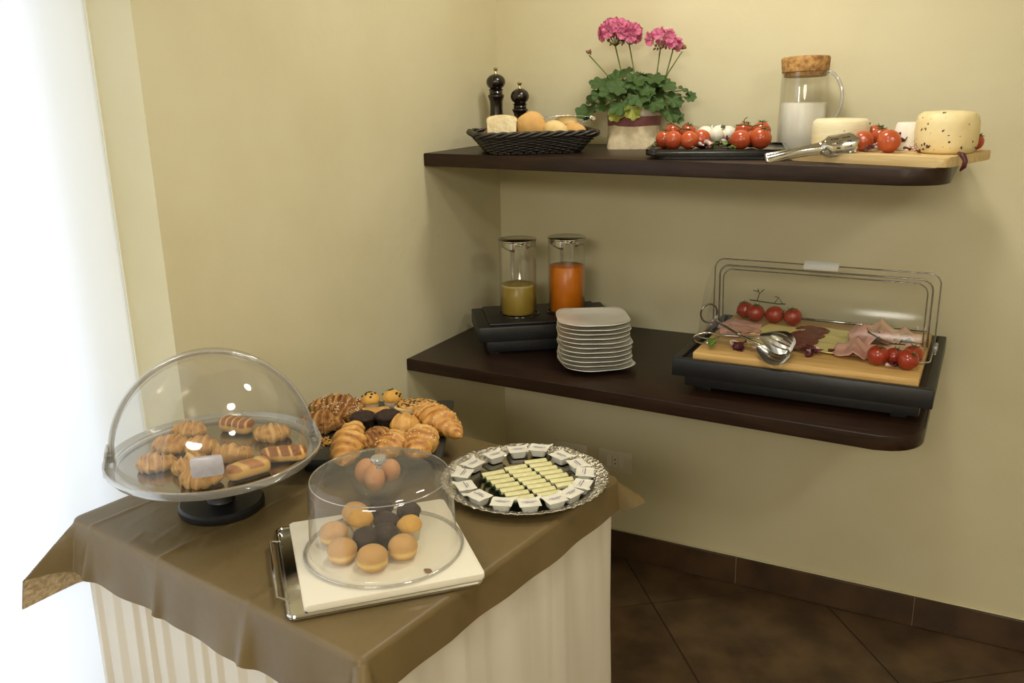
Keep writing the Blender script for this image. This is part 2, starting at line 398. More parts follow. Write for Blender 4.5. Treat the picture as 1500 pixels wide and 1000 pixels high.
bl = struct('baseboard_left', box(.0005, .008, YW+.002, -.014, .001, .108), M_grout_l, 'brown tile skirting along the left wall')
y = -.6
for y0, y1 in ((-.597, -.014), (-1.197, -.6), (YW+.002, -1.2)):
    part(bl, 'tile', box(.0085, .013, y0, y1, .001, .111, .002, 1), M_base)

# window and curtain
wn = struct('window_1', merge(box(WX-.03, WX+.03, -4.09, -4.03, .02, 2.54), box(WX-.03, WX+.03, -1.65, YW-.001, .02, 2.54), box(WX-.03, WX+.03, -4.03, -1.65, 2.47, 2.54), box(WX-.03, WX+.03, -4.03, -1.65, .0, .1)), M_frame, 'tall white framed window behind the curtain')
for k in range(2):
    ya = -4.03 + k*1.19
    sash = part(wn, 'sash', merge(box(WX-.02, WX+.02, ya, ya+.06, .1, 2.47), box(WX-.02, WX+.02, ya+1.13, ya+1.19, .1, 2.47), box(WX-.02, WX+.02, ya+.06, ya+1.13, 2.41, 2.47), box(WX-.02, WX+.02, ya+.06, ya+1.13, .1, .18)), M_frame)
    part(sash, 'pane', box(WX-.003, WX+.003, ya+.06, ya+1.13, .18, 2.41), M_pane, 0)
def fcur(s, t):
    yy = -1.581 - 2.46*s
    return (-.142 + .007*sin(yy*31) + .006*sin(yy*13+1) + .002*sin(yy*57+t*2), yy, .015 + 2.5*t)
solo('curtain', 'sheer white floor-length curtain glowing over the window at far left', 'curtain', grid(260, 8, fcur, .0012), M_curt, smooth=180)

# ------------------------------------------------------------------ shelves
def arc(cx, cy, r, a0, a1, n=8): return [(cx + r*cos(RAD(a0+(a1-a0)*k/n)), cy + r*sin(RAD(a0+(a1-a0)*k/n))) for k in range(n+1)]
up = [(.001, -.001), (.001, -.507)] + arc(1.435, -.530, .10, -95, 0) + [(1.535, -.001)]
solo('wall_shelf', 'dark wood upper corner shelf carrying the plant, milk jug and cheeses', 'shelf', prism(up, ZU-.041, ZU, .003), M_shelf, group='dark corner shelves', smooth=30)
lo = [(.001, -.001), (.001, -.664)] + arc(1.44, -.612, .105, -92, 0) + [(1.545, -.001)]
solo('wall_shelf', 'dark wood lower corner shelf carrying juices, plates and cold cuts', 'shelf', prism(lo, ZL-.040, ZL, .003), M_shelf, group='dark corner shelves', smooth=30)

# wall sockets
def socket(x, z, label):
    t = thing('wall_socket', label, 'socket', (x, 0, z), group='wall socket plates')
    part(t, 'cover_plate', box(-.068, .068, -.008, -.0005, -.044, .044, .003), M_plate_w)
    for k in (-1, 0, 1):
        mo = part(t, 'module', box(k*.024-.0105, k*.024+.0105, -.0105, -.0081, -.024, .024, .001, 1), M_module)
        if k == 0:
            for zz in (-.009, .001, .011) if False else (-.008, .008):
                part(mo, 'pin_hole', xf(lathe([(0, 0), (.0026, 0), (.0026, .0006), (0, .0006)], 12), (0, -.0106, zz), (pi/2, 0, 0)), M_hole)
socket(.290, .400, 'white wall plate half hidden behind the silver platter')
socket(.476, .400, 'white wall socket plate just right of the silver platter')

# ------------------------------------------------------------------ table, skirt, cloth
TL, TN, TR = Vector((-.022, -1.862, 0)), Vector((.809, -1.984, 0)), Vector((.941, -1.205, 0))
eu = (TN-TL).normalized(); ev = Vector((-eu.y, eu.x, 0)); LU = (TN-TL).length; LV = .795
TB = TL + ev*LV
def tp(s, t, z=0):
    p = TL + eu*s + ev*t; return (p.x, p.y, z)
tb = thing('buffet_table', 'square buffet table hidden beneath the brown cloth and white skirt', 'table', (0, 0, 0))
m_ = .012
part(tb, 'table_top', prism([tp(m_, m_)[:2], tp(LU-m_, m_)[:2], tp(LU-m_, LV-m_)[:2], tp(m_, LV-m_)[:2]], ZT-.032, ZT-.006), M_wood)
for s, t in ((.06, .06), (LU-.06, .06), (LU-.06, LV-.06), (.06, LV-.06)):
    p = tp(s, t); part(tb, 'leg', box(p[0]-.02, p[0]+.02, p[1]-.02, p[1]+.02, 0, ZT-.033, .003), M_wood)
def skirt():
    per = [(s, 0, 0, -1) for s in [LU*k/420 for k in range(420)]] + [(LU, t, 1, 0) for t in [LV*k/300 for k in range(300)]] \
        + [(LU-s, LV, 0, 1) for s in [LU*k/60 for k in range(60)]] + [(0, LV-t, -1, 0) for t in [LV*k/120 for k in range(120)]]
    zs = [0.004, .1, .25, .4, .55, .7, .8, .86, ZT-.012]; V, F = [], []; n = len(per)
    for z in zs:
        fl_ = 1 - z/ZT
        for (s, t, nx, ny) in per:
            d = s if ny else t
            if ny == -1:                              # front side: crisp knife pleats
                ph = (d/.060 + .2*sin(d*29)) % 1; off = .017*(ph if ph < .82 else (1-ph)/.18*.82) + .004*sin(d*17)
                off *= (.55 + .6*fl_)
            else:
                ph = (d/.088 + .2*sin(d*23)) % 1; off = .0022*(ph if ph < .7 else (1-ph)/.3*.7) + .004*sin(d*13+z*1.5) + .0028*sin(d*41+z*5) + .0012*sin(d*90+z*14)
            e = .006 + off + .012*fl_
            p = TL + eu*(s + nx*e) + ev*(t + ny*e)
            V.append((p.x, p.y, z))
    for i in range(len(zs)-1):
        for k in range(n): F.append((i*n+k, i*n+(k+1) % n, (i+1)*n+(k+1) % n, (i+1)*n+k))
    return V, F
solo('table_skirt', 'white pleated table skirt hanging to the floor under the brown cloth', 'table skirt', skirt(), M_skirt, smooth=50)

def cloth():
    ov0, ov1, ovl, ovb = .122, .082, .205, .06         # overhang at front, right, left, back
    N1, N2 = 290, 260
    creases = (.06, .30, .575)
    def fn(a, b):
        s = -ovl + (LU+ovl+ov1)*a; t = -ov0 + (LV+ov0+ovb)*b
        z = ZT
        for c in creases: z += .0040*math.exp(-abs(s-c)/.0075)*(1 if b < 1 else 0)
        nv = Vector((s*7, t*9, 2)); z += .0022*MN.noise(nv) + .0012*MN.noise(Vector((s*23, t*17, 5)))
        z += (.0012 + .0026*math.exp(-((s-.2)/.15)**2-((t-.08)/.10)**2))*max(0, MN.noise(Vector((s*34+t*20, t*9-s*6, 8))))
        cs, ct = min(max(s, 0), LU), min(max(t, 0), LV)
        ds, dt = s-cs, t-ct
        rho = sqrt(ds*ds+dt*dt)
        h = 0; dz = 0; dx = dy = 0
        if rho > 0:
            dx, dy = ds/rho, dt/rho
            phi = math.atan2(abs(dt), abs(ds)); mid = sin(2*phi) if (ds and dt) else 0
            left = RAD(5) + RAD(14)*math.exp(-ct/.20)       # the left fall swings out towards its front corner
            if ds and dt:
                wl = 1 - phi/(pi/2)
                tau = (RAD(8)*(1-wl) + (left if ds < 0 else RAD(9))*wl) + RAD(44)*mid**1.2
            elif ds < 0: tau = left
            else: tau = RAD(9)
            if not (ds and dt) and not ds < 0:
                d_ = cs if dt else ct
                tau += RAD(2.5)*sin(d_*16) + RAD(2)*sin(d_*37+1)
                for c in creases:
                    if dt < 0: tau += RAD(8)*math.exp(-((d_-c)/.016)**2)
            rr = .012
            if rho < rr*1.5:
                an = rho/rr; h = rr*sin(min(an, pi/2-.1)); dz = rr*(1-cos(min(an, pi/2-.1)))
            else:
                h = rr + (rho-rr*1.5)*sin(tau); dz = rr + (rho-rr*1.5)*cos(tau)
            h += .007
        p = TL + eu*(cs + dx*h) + ev*(ct + dy*h)
        if ds < 0 and dt < 0 and rho >= .018:             # stiff front-left corner: the left fall runs on past the table edge, then folds to the front
            Dl = -eu*sin(left) + Vector((0, 0, -cos(left))); Df = -ev*sin(RAD(10.7)) + Vector((0, 0, -cos(RAD(10.7))))
            ph_ = math.atan2(-dt, -ds); pc = RAD(46)
            if ph_ <= pc: vec = Dl*cos(ph_) - ev*sin(ph_)
            else:
                C_ = Dl*cos(pc) - ev*sin(pc); w_ = (ph_-pc)/(pi/2-pc); an = C_.angle(Df); vec = (C_*sin((1-w_)*an) + Df*sin(w_*an))/sin(an)
            p = TL + (eu*dx + ev*dy)*.019 + vec*(rho-.018); dz = .012 - p.z; p.z = 0
        if p.y > YW-.015: p.x = max(p.x, .006)            # tucked against the end of the left wall
        return (p.x, p.y, max(z, ZT+.0006) - dz + .001)
    return grid(N1, N2, fn)
cv, cf = cloth()
ctop = solo('tablecloth', 'olive brown satin cloth draped over the square buffet table', 'tablecloth', (cv, cf), M_cloth, smooth=180)
tv = thicken((cv, cf), .0022)[0][len(cv):]
lining = (tv, [f[::-1] for f in cf])
part(ctop, 'fleece_lining', lining, M_fleece, 180, label='tan fleecy underside of the brown cloth')

# ------------------------------------------------------------------ pastry builders
def croissant(L, R, bend=.2, ridges=4, seed=0, n=24, m=60, squash=.82, taper=.62, rough=1.0):
    V, F, A = [], [], []; rn = random.Random(int(seed*13)+1)
    ed = [0.0]                                            # uneven layer edges along half the length
    for k in range(ridges): ed.append(ed[-1] + rn.uniform(.7, 1.3))
    ed = [e/ed[-1] for e in ed]; skew = rn.uniform(-.08, .08)
    for i in range(m+1):
        t = -1 + 2*i/m
        ang = t*bend*2.2
        if abs(bend) > 1e-3:
            rad = L/(bend*4.4); x, y = rad*sin(ang), rad*(1-cos(ang)); dirx, diry = cos(ang), sin(ang)
        else: x, y, dirx, diry = t*L/2, 0, 1, 0
        env = max(0.0, cos((t+skew*(1-t*t))*pi/2))**taper
        for k in range(n):
            a = 2*pi*k/n
            tt = abs(t) + .07*sin(a*1.0 + seed*2 + (0 if t > 0 else 2)) + .05*MN.noise(Vector((t*4, cos(a)*1.2+seed, sin(a)*1.2)))
            tt = min(.999, max(0, tt)); j = max(q for q in range(len(ed)) if ed[q] <= tt); j = min(j, len(ed)-2)
            fr = (tt-ed[j])/(ed[j+1]-ed[j])
            r = R*env*(1 + .24*rough*(1-fr)**1.3 - .06)*.9 + R*.10*(1-abs(t)**6)
            if i in (0, m): r = R*.12
            r *= 1 + .20*rough*MN.noise(Vector((x*38+seed*7, cos(a)*1.1, sin(a)*1.1+seed))) + .07*rough*MN.noise(Vector((x*120+seed*3, cos(a)*4, sin(a)*4)))
            cy, cz = cos(a)*r, sin(a)*r*squash
            cz = max(cz, -.60*R*squash)
            V.append((x - diry*cy, y + dirx*cy, cz + .60*R*squash))
            top = .5 + .5*max(0, sin(a))
            A.append(max(0, min(1, .20 + .66*sin(pi*min(1, fr*1.05))*top + .45*max(0, abs(t)-.8) + .35*MN.noise(Vector((x*60+seed, cos(a)*2, sin(a)*2))))))
    for i in range(m):
        for k in range(n): F.append((i*n+k, i*n+(k+1) % n, (i+1)*n+(k+1) % n, (i+1)*n+k))
    F.append(tuple(range(n))[::-1]); F.append(tuple(m*n+k for k in range(n)))
    return (V, F), A
def put_croissant(name, label, loc, deg, L, R, bend, ridges, seed, m=M_crois, group=None, tilt=(0, 0), sugar=0, **kw):
    vf, A = croissant(L, R, bend, ridges, seed, **kw)
    if not sugar:
        return solo(name, label, 'pastry', vf, m, loc, (RAD(tilt[0]), RAD(tilt[1]), RAD(deg)), group, 50, A)
    t = thing(name, label, 'pastry', loc, group=group, rot=(RAD(tilt[0]), RAD(tilt[1]), RAD(deg)))
    part(t, 'body', vf, m, 50, A)
    rnd = random.Random(seed); g = []
    for _ in range(sugar):
        p = rnd.choice(vf[0])
        if p[2] < R*.75: continue
        g.append(xf(box(-.0011, .0011, -.0011, .0011, -.0008, .0012), (p[0], p[1], p[2]), (rnd.random()*3, rnd.random()*3, 0)))
    if g: part(t, 'sugar_grains', merge(*g), M_sugar, 0, kind='stuff')
    return t
def strip_roll(L, W, H, stripes, seed=0, n=20, m=40):
    V, F, A = [], [], []
    for i in range(m+1):
        t = -1 + 2*i/m; e = (1-abs(t)**8)**.5 if i not in (0, m) else .25
        for k in range(n):
            a = 2*pi*k/n
            cy = abs(cos(a))**.7*math.copysign(1, cos(a))*W/2; cz = abs(sin(a))**.7*math.copysign(1, sin(a))*H/2
            ph = ((t*.5+.5)*stripes + .25*cos(a)) % 1
            g = 1 - .10*max(0, sin(a))*math.exp(-((ph-.5)/.12)**2)
            V.append((t*L/2, cy*e*g, cz*(e*.7+.3)*g + H/2)); A.append(1.0 - math.exp(-((ph-.5)/.12)**2)*1.0 if sin(a) > .1 else .3)
    for i in range(m):
        for k in range(n): F.append((i*n+k, i*n+(k+1) % n, (i+1)*n+(k+1) % n, (i+1)*n+k))
    F.append(tuple(range(n))[::-1]); F.append(tuple(m*n+k for k in range(n)))
    return (V, F), A
def ring_disc(r, h, n=40, bev=.002): return lathe([(0, 0), (r-bev, 0), (r, bev), (r, h-bev), (r-bev, h), (0, h)], n)

# ------------------------------------------------------------------ roll-top display with pastries
DC = (.226, -1.703)
ds = thing('rolltop_display', 'clear round roll-top pastry display on a black pedestal at the table\'s left', 'display stand', (DC[0], DC[1], ZT+.004), RAD(45))
part(ds, 'base', lathe([(0, 0), (.087, 0), (.090, .004), (.090, .015), (.085, .020), (0, .020)], 56), M_black)
part(ds, 'column', lathe([(.030, .020), (.028, .024), (.028, .110), (.05, .118), (0, .118)], 32), M_black)
zt_ = .126
part(ds, 'tray_plate', lathe([(0, zt_-.007), (.190, zt_-.007), (.193, zt_-.003), (.193, zt_), (0, zt_)], 72), M_silverp)
part(ds, 'rim', lathe([(.192, zt_-.010), (.212, zt_-.008), (.221, zt_+.004), (.222, zt_+.012), (.218, zt_+.013), (.210, zt_+.004), (.194, zt_+.002), (.192, zt_-.010)], 80), M_acryl)
zp = zt_ + .010
def shell(R, sgn, a0=0, ks=1.06):                     # quarter sphere on one side of the pivot axis (local x)
    def fn(u, v):
        az = pi*u; el = (a0 + (pi/2-a0)*v)            # swing from the rim (v=0) up to the seam (v=1)
        return (R*cos(az), -sgn*R*sin(az)*cos(el), zp + ks*R*sin(az)*sin(el))
    return grid(48, 18, fn)
def archtube(R, r, tilt=0, ks=1.06):
    return tube([(R*cos(pi*k/48), R*sin(pi*k/48)*sin(tilt), zp + ks*R*sin(pi*k/48)*cos(tilt)) for k in range(49)], r, 8)
rc = part(ds, 'rear_cover', shell(.2055, -1), M_dome, 180)
part(rc, 'cover_rim', archtube(.2065, .0036, -.03), M_acryl, 180)
fc = part(ds, 'front_cover', shell(.1995, 1), M_dome, 180)
part(fc, 'cover_rim', archtube(.2005, .0028, .03), M_acryl, 180)
part(ds, 'rear_rim_line', tube([(.2*cos(pi*k/40), .2*sin(pi*k/40), zp-.002) for k in range(41)], .0022, 6), M_acryl, 180)
for sx in (-1, 1):
    part(ds, 'pivot_tab', xf(lathe([(0, 0), (.034, 0), (.036, .003), (.034, .006), (0, .006)], 28), (sx*.211, 0, zp+.004), (0, RAD(80)*sx, 0), (1, 1.0, 1)), M_acryl)
    part(ds, 'pivot_pin', xf(lathe([(0, -.004), (.007, -.004), (.007, .010), (0, .010)], 14), (sx*.206, 0, zp+.016), (0, RAD(90)*sx, 0)), M_acryl)
e_ = RAD(13); hp = (-.008, -.206*cos(e_), zp + .206*1.06*sin(e_) - .002)
part(ds, 'grip', xf(prism(rrect(.060, .039, .006), -.003, .006, .0015), hp, (pi/2 - e_*.5, RAD(-2), RAD(-6))), M_metalgrey, label='small silver rectangular grip on the front cover')
ZP = ZT + .004 + zt_ + .0005
g = 'pastries inside the roll-top display'
for lab, x, y, deg, L, R, bend, seed in (
        ('mini croissant at the left edge inside the roll-top display', .177, -1.815, 40, .082, .0235, .10, 1),
        ('mini croissant behind the leftmost one inside the roll-top display', .126, -1.733, 20, .084, .0240, .14, 2),
        ('mini croissant in the middle of the rear left group in the display', .194, -1.712, 20, .080, .0235, .12, 3),
        ('mini croissant right of the leftmost one inside the roll-top display', .252, -1.792, 62, .080, .0240, .16, 4),
        ('mini croissant closest to the front rim inside the roll-top display', .312, -1.826, 30, .086, .0250, .14, 5),
        ('mini croissant at the far left back under the dome highlight', .098, -1.655, 28, .078, .0230, .1, 6),
        ('horned mini croissant at the rear right of the roll-top display', .282, -1.590, 42, .082, .0235, .22, 7),
        ('mini croissant directly behind the silver grip of the display', .288, -1.715, 30, .088, .0245, .12, 8)):
    put_croissant('mini_croissant', lab, (x, y, ZP), deg, L, R, bend, 3, seed, M_croisp, g, taper=.42, rough=1.5)
for lab, x, y, deg, L, W, H, st in (
        ('brown striped puff roll at the back of the roll-top display', .178, -1.590, 5, .083, .044, .034, 5),
        ('brown striped puff roll near the right rim of the roll-top display', .386, -1.668, 36, .092, .040, .030, 4),
        ('folded golden puff pastry just right of the silver grip', .372, -1.757, 66, .088, .042, .032, 2)):
    vf, A = strip_roll(L, W, H, st); A = [a_*.62 for a_ in A] if 'golden' in lab else A; solo('puff_roll', lab, 'pastry', vf, M_stripe, (x, y, ZP), (0, 0, RAD(deg)), g, 50, A)

# ------------------------------------------------------------------ dark tray of croissants and muffins
BT = Vector((.324, -1.292, 0)); ba = RAD(27); bu = Vector((cos(ba), sin(ba), 0)); bw = Vector((-sin(ba), cos(ba), 0))
bt = thing('pastry_tray', 'square dark tray heaped with croissants and muffins behind the displays', 'tray', (BT.x, BT.y, ZT+.004), ba)
part(bt, 'riser', prism(rrect(.28, .28, .01), 0, .040), M_black)
part(bt, 'slab', prism(rrect(.385, .385, .006), .040, .052, .002), M_slate)
ZB = ZT + .0565
g = 'pastries on the dark tray'
put_croissant('croissant', 'big sugar-sprinkled croissant lying at the rear left of the dark tray', (.185, -1.250, ZB), 25, .155, .038, .16, 5, 11, M_nut, g, sugar=260)
put_croissant('croissant', 'sugared croissant leaning against the rear left one on the dark tray', (.232, -1.287, ZB+.006), 12, .130, .032, -.12, 4, 12, M_nut, g, (0, 0), sugar=220)
put_croissant('croissant', 'flaky nut-dusted croissant at the left edge of the dark tray', (.215, -1.352, ZB), 20, .125, .034, .05, 4, 13, M_nut, g)
put_croissant('croissant', 'large plain croissant pointing forward at the front left of the tray', (.363, -1.430, ZB+.002), -62, .215, .036, .03, 4, 14, M_crois, g, (0, 4))
put_croissant('croissant', 'knobbly nut-covered croissant in the middle of the dark tray', (.402, -1.374, ZB), 84, .105, .029, .08, 5, 15, M_nut, g)
put_croissant('croissant', 'golden croissant at the front centre of the dark tray', (.462, -1.390, ZB), 98, .125, .034, .02, 4, 16, M_crois, g, sugar=60)
put_croissant('croissant', 'broad golden croissant at the front right of the dark tray', (.516, -1.356, ZB), 112, .155, .038, .02, 4, 17, M_crois, g, sugar=80)
put_croissant('croissant', 'long croissant jutting past the right edge of the dark tray', (.489, -1.238, ZB+.010), -20, .185, .037, -.04, 5, 18, M_crois, g, (0, 8), sugar=80)
vf, A = croissant(.075, .034, .1, 2, 19, taper=.4)
solo('cream_puff', 'round pale golden pastry bun between the croissants on the dark tray', 'pastry', vf, M_crois, (.426, -1.288, ZB+.004), (0, 0, RAD(20)), g, 50, [a*.55 for a in A])
vf, A = strip_roll(.095, .045, .034, 2)
solo('puff_roll', 'folded puff pastry behind the chocolate muffins on the dark tray', 'pastry', vf, M_crois, (.300, -1.250, ZB), (0, 0, RAD(35)), g, 50, [a*.6 for a in A])
def muffin(name, label, loc, R, H, top, paper, chips=0, seed=0, group=None, dome=.42):
    t = thing(name, label, 'muffin', loc, random.Random(seed).random()*6, group)
    part(t, 'paper_cup', lathe([(0, 0), (R*.72, 0), (R*.95, H*.62), (R*.93, H*.62), (R*.7, .002), (0, .002)], 48, (24, .02)), paper)
    pr = [(R*.70, .003), (R*.90, H*.55), (R*1.02, H*.62), (R*1.06, H*.70)] + [(R*1.06*cos(a), H*.70 + H*dome*sin(a)) for a in [RAD(x) for x in (15, 30, 45, 60, 75)]] + [(0, H*(.70+dome))]
    v, f = lathe(pr, 28)
    v = [tuple(Vector(p)*(1 + .05*MN.noise(Vector(p)*60 + Vector((seed, 0, 0))))) if p[2] > H*.6 else p for p in v]
    c = part(t, 'crumb', (v, f), top)
    rnd = random.Random(seed+5)
    for k in range(chips):
        a = rnd.random()*6.28; e = RAD(rnd.uniform(20, 80)); rr = R*.011
        part(c, 'chocolate_chip', ball(.0036, .0036, .003, 8, 6), M_chocchip, loc=(R*1.05*cos(e)*cos(a), R*1.05*cos(e)*sin(a), H*.70 + H*dome*sin(e)))
    return t
muffin('muffin', 'yellow chocolate-chip muffin in paper, left of the pair at the tray\'s back', (.256, -1.198, ZB), .0235, .046, M_muffin, M_paper, 9, 1, g)
muffin('muffin', 'yellow chocolate-chip muffin in paper, right of the pair at the tray\'s back', (.303, -1.166, ZB), .0250, .050, M_muffin, M_paper, 9, 2, g)
muffin('chocolate_muffin', 'dark chocolate muffin, left of the two in the middle of the tray', (.312, -1.306, ZB), .031, .045, M_choc, M_paperd, 0, 3, g, .3)
muffin('chocolate_muffin', 'dark chocolate muffin, right of the two in the middle of the tray', (.362, -1.272, ZB), .031, .045, M_choc, M_paperd, 0, 4, g, .3)
t = thing('seeded_puff', 'square puff pastry topped with dark chocolate sprinkles at the tray\'s rear right', 'pastry', (.388, -1.185, ZB), RAD(30), g)
part(t, 'layers', prism(rrect(.105, .075, .018), 0, .036, .006), M_puff)
part(t, 'topping', xf(ball(.053, .038, .008, 28, 10, .1, 60, 3), (0, 0, .0375)), M_poppy)
rnd = random.Random(4); fl4 = []
for k in range(60):
    p = (.285 + rnd.gauss(0, .016), -1.418 + rnd.gauss(0, .011)); a = rnd.random()*6
    fl4.append(xf(box(-.004, .004, -.0015, .0015, 0, .0022), (p[0], p[1], ZB + rnd.random()*.006), (rnd.random()*.6, rnd.random()*.6, a)))
o = solo('pastry_crumbs', 'scatter of golden flaky crumbs at the left of the dark tray', 'crumbs', merge(*fl4), M_crumb, smooth=0); o['kind'] = 'stuff'

# glass bowl of eggs behind the cake dome
gb = thing('egg_bowl', 'small glass bowl of brown eggs just behind the cake dome', 'bowl', (.500, -1.508, ZT+.005))
part(gb, 'bowl', lathe([(0, 0), (.032, 0), (.053, .018), (.066, .058), (.064, .058), (.051, .020), (.030, .003), (0, .003)], 40), M_glass)
for lab, x, y in (('brown egg on the left of the glass bowl behind the cake dome', -.026, -.008), ('brown egg on the right of the glass bowl behind the cake dome', .024, .016), ('brown egg at the front of the glass bowl behind the cake dome', .016, -.031)):
    solo('egg', lab, 'egg', ball(.0225, .0225, .029, 24, 14), M_egg, (.500+x, -1.508+y, ZT+.062), (RAD(25), 0, random.random()*6), 'eggs in the glass bowl')

# ------------------------------------------------------------------ steel tray, white board, cake dome
ta = RAD(45.6); WC = Vector((.6655, -1.7255, 0))
st = thing('steel_tray', 'mirror-polished steel tray with side handle under the white square plate', 'tray', (WC.x-.014, WC.y-.008, ZT+.0045), ta)
part(st, 'tray_pan', merge(prism(rrect(.345, .335, .012), 0, .003, .001), tube([(x, y, .006) for x, y in rrect(.343, .333, .012)], .0035, 6, True)), M_steel)
for sx in (-1,):
    part(st, 'handle', tube([(sx*.168, -.11, .006), (sx*.186, -.105, .012), (sx*.188, 0, .012), (sx*.186, .105, .012), (sx*.168, .11, .006)], .0032, 8), M_steel)
wb = solo('square_plate', 'white square plate beneath the clear cake dome', 'plate', prism(rrect(.322, .322, .006), 0, .012, .003), M_whiteg, (WC.x, WC.y, ZT+.014), (0, 0, ta))
ZW = ZT + .0265
KC = (.672, -1.724)
cd = thing('cake_dome', 'clear plastic cake dome with a knob covering mini buns', 'cake dome', (KC[0], KC[1], ZW))
pr = [(.152, .001), (.153, .004), (.142, .006), (.1405, .010), (.1345, .134), (.130, .148), (.119, .1565), (.09, .160), (0, .162)]
part(cd, 'cover', lathe(pr, 72), M_cake, 180)
part(cd, 'foot_ring', tube([(.149*cos(2*pi*k/64), .149*sin(2*pi*k/64), .0040) for k in range(64)], .0022, 8, True), M_acryl, 180)
part(cd, 'shoulder_rim', tube([(.1298*cos(2*pi*k/64), .1298*sin(2*pi*k/64), .1483) for k in range(64)], .0013, 6, True), M_acryl, 180)
part(cd, 'knob', lathe([(0, .161), (.006, .162), (.0055, .169), (.008, .173), (.0150, .178), (.0158, .184), (.0135, .187), (0, .188)], 28), M_acryl)
def bun(label, x, y, R=.0265, tilt=0, deg=0, grp='mini buns under the cake dome'):
    nv = 16; prof = [(0, -1)] + [(sin(pi*i/nv)**.8, -cos(pi*i/nv)) for i in range(1, nv)] + [(0, 1)]
    V, F = lathe(prof, 28); o, A = [], []
    for p in V:
        b = math.exp(-((p[2]+.15)/.26)**2); k = 1 - .045*b
        n = 1 + .05*MN.noise(Vector((p[0]*2+x*40, p[1]*2+y*40, p[2]*2)))
        o.append((p[0]*R*k*n, p[1]*R*k*n, p[2]*R*.80*n + R*.76)); A.append(.1 + .8*b)
    return solo('mini_bun', label, 'bun', (o, F), M_bun, (x, y, ZW), (RAD(tilt), 0, RAD(deg)), grp, 180, A)
bun('sugar-dusted round bun at the far left under the cake dome', .578, -1.757, .0285)
bun('round golden bun at the front left under the cake dome', .634, -1.803, .0285)
bun('round golden bun at the very front under the cake dome', .701, -1.800, .0295)
bun('round golden bun at the right under the cake dome', .728, -1.742, .0285)
bun('orange round bun at the back left under the cake dome', .560, -1.668, .0270)
muffin('mini_muffin', 'yellow mini muffin in the centre left under the cake dome', (.605, -1.705, ZW), .0235, .048, M_muffin, M_paper, 0, 11, 'mini muffins under the cake dome')
muffin('mini_muffin', 'yellow mini muffin behind the right bun under the cake dome', (.700, -1.678, ZW), .0235, .044, M_muffin, M_paper, 0, 12, 'mini muffins under the cake dome')
for k, (lab, x, y) in enumerate((('dark chocolate mini muffin at the back centre under the cake dome', .607, -1.642), ('dark chocolate mini muffin at the back right under the cake dome', .664, -1.628),
        ('dark chocolate mini muffin right of the yellow one in the centre', .650, -1.684), ('dark chocolate mini muffin in front of the central yellow one', .650, -1.752), ('dark chocolate mini muffin nearest the centre of the cake dome', .675, -1.722))):
    muffin('chocolate_muffin', lab, (x, y, ZW), .0235, .043, M_choc, M_paperd, 0, 20+k, 'mini muffins under the cake dome')
solo('herb_crumb', 'small greenish crumb lying alone at the right under the dome', 'crumb', ball(.008, .006, .003, 12, 8, .5, 200, 2), M_bud, (.797, -1.764, ZW+.002))

# ------------------------------------------------------------------ silver platter with portion tubs and butter sticks
PC = (.766, -1.318)
pl = thing('silver_platter', 'round hammered silver platter of portion tubs at the table\'s right corner', 'platter', (PC[0], PC[1], ZT+.005))
part(pl, 'well', lathe([(0, 0), (.150, 0), (.158, .006), (.156, .008), (.149, .003), (0, .003)], 72), M_silverp)
def rimfn(u, v):
    a = 2*pi*u; r = .156 + .033*v; z = .0075 + .011*v + .0022*sin(a*64)*sin(pi*v) + .0016*sin(a*101+v*9)*sin(pi*v)
    r += .0016*cos(a*48)*v
    return (r*cos(a), r*sin(a), z)
part(pl, 'embossed_rim', grid(384, 7, rimfn, .0015), M_silver, 180, label='embossed sparkling rim of the platter')
def tubmesh():
    out = []
    for (sx, z) in ((.031, 0), (.0325, .002), (.039, .0155), (.039, .0170), (.046, .0172), (.046, .0180)): out.append((sx, z))
    V, F = [], []; n = None
    for sx, z in out:
        o = rrect(sx, sx*.86, .006, 3); n = len(o); V += [(a, b, z) for a, b in o]
    for i in range(len(out)-1):
        for k in range(n): F.append((i*n+k, i*n+(k+1) % n, (i+1)*n+(k+1) % n, (i+1)*n+k))
    F.append(tuple(range(n))[::-1]); return V, F
TUB = mesh('tub_body', tubmesh(), M_tub, 40)
def lidfn(u, v):
    x, y = (u-.5)*.0465, (v-.5)*.0405
    if u > .85 and v > .8: x += .006*(u-.85)/.15; y += .005*(v-.8)/.2
    return (x, y, .0184 + .0012*MN.noise(Vector((x*90, y*90, 1))) + (.003 if (u > .95 and v > .95) else 0))
LID = mesh('tub_lid', grid(12, 10, lidfn, .0006), M_foil, 60)
pv = []
rnd = random.Random(3)
for k in range(11):                                   # illegible printed line, as in the photograph
    xx = -.0145 + k*.0028; hh = rnd.uniform(.0012, .0024)
    pv.append(box(xx, xx+.0017, -.0006, -.0006+hh, .0198, .0202))
pv.append(box(-.010, .009, -.0055, -.0046, .0198, .0202))
PRT = mesh('tub_print', merge(*pv), M_print, 0)
tubs = [(.733, -1.176), (.689, -1.200), (.653, -1.250), (.631, -1.316), (.638, -1.374), (.677, -1.428), (.731, -1.462), (.790, -1.468), (.843, -1.446), (.884, -1.408), (.899, -1.361), (.904, -1.310), (.885, -1.250), (.851, -1.214), (.797, -1.188)]
rnd = random.Random(12)
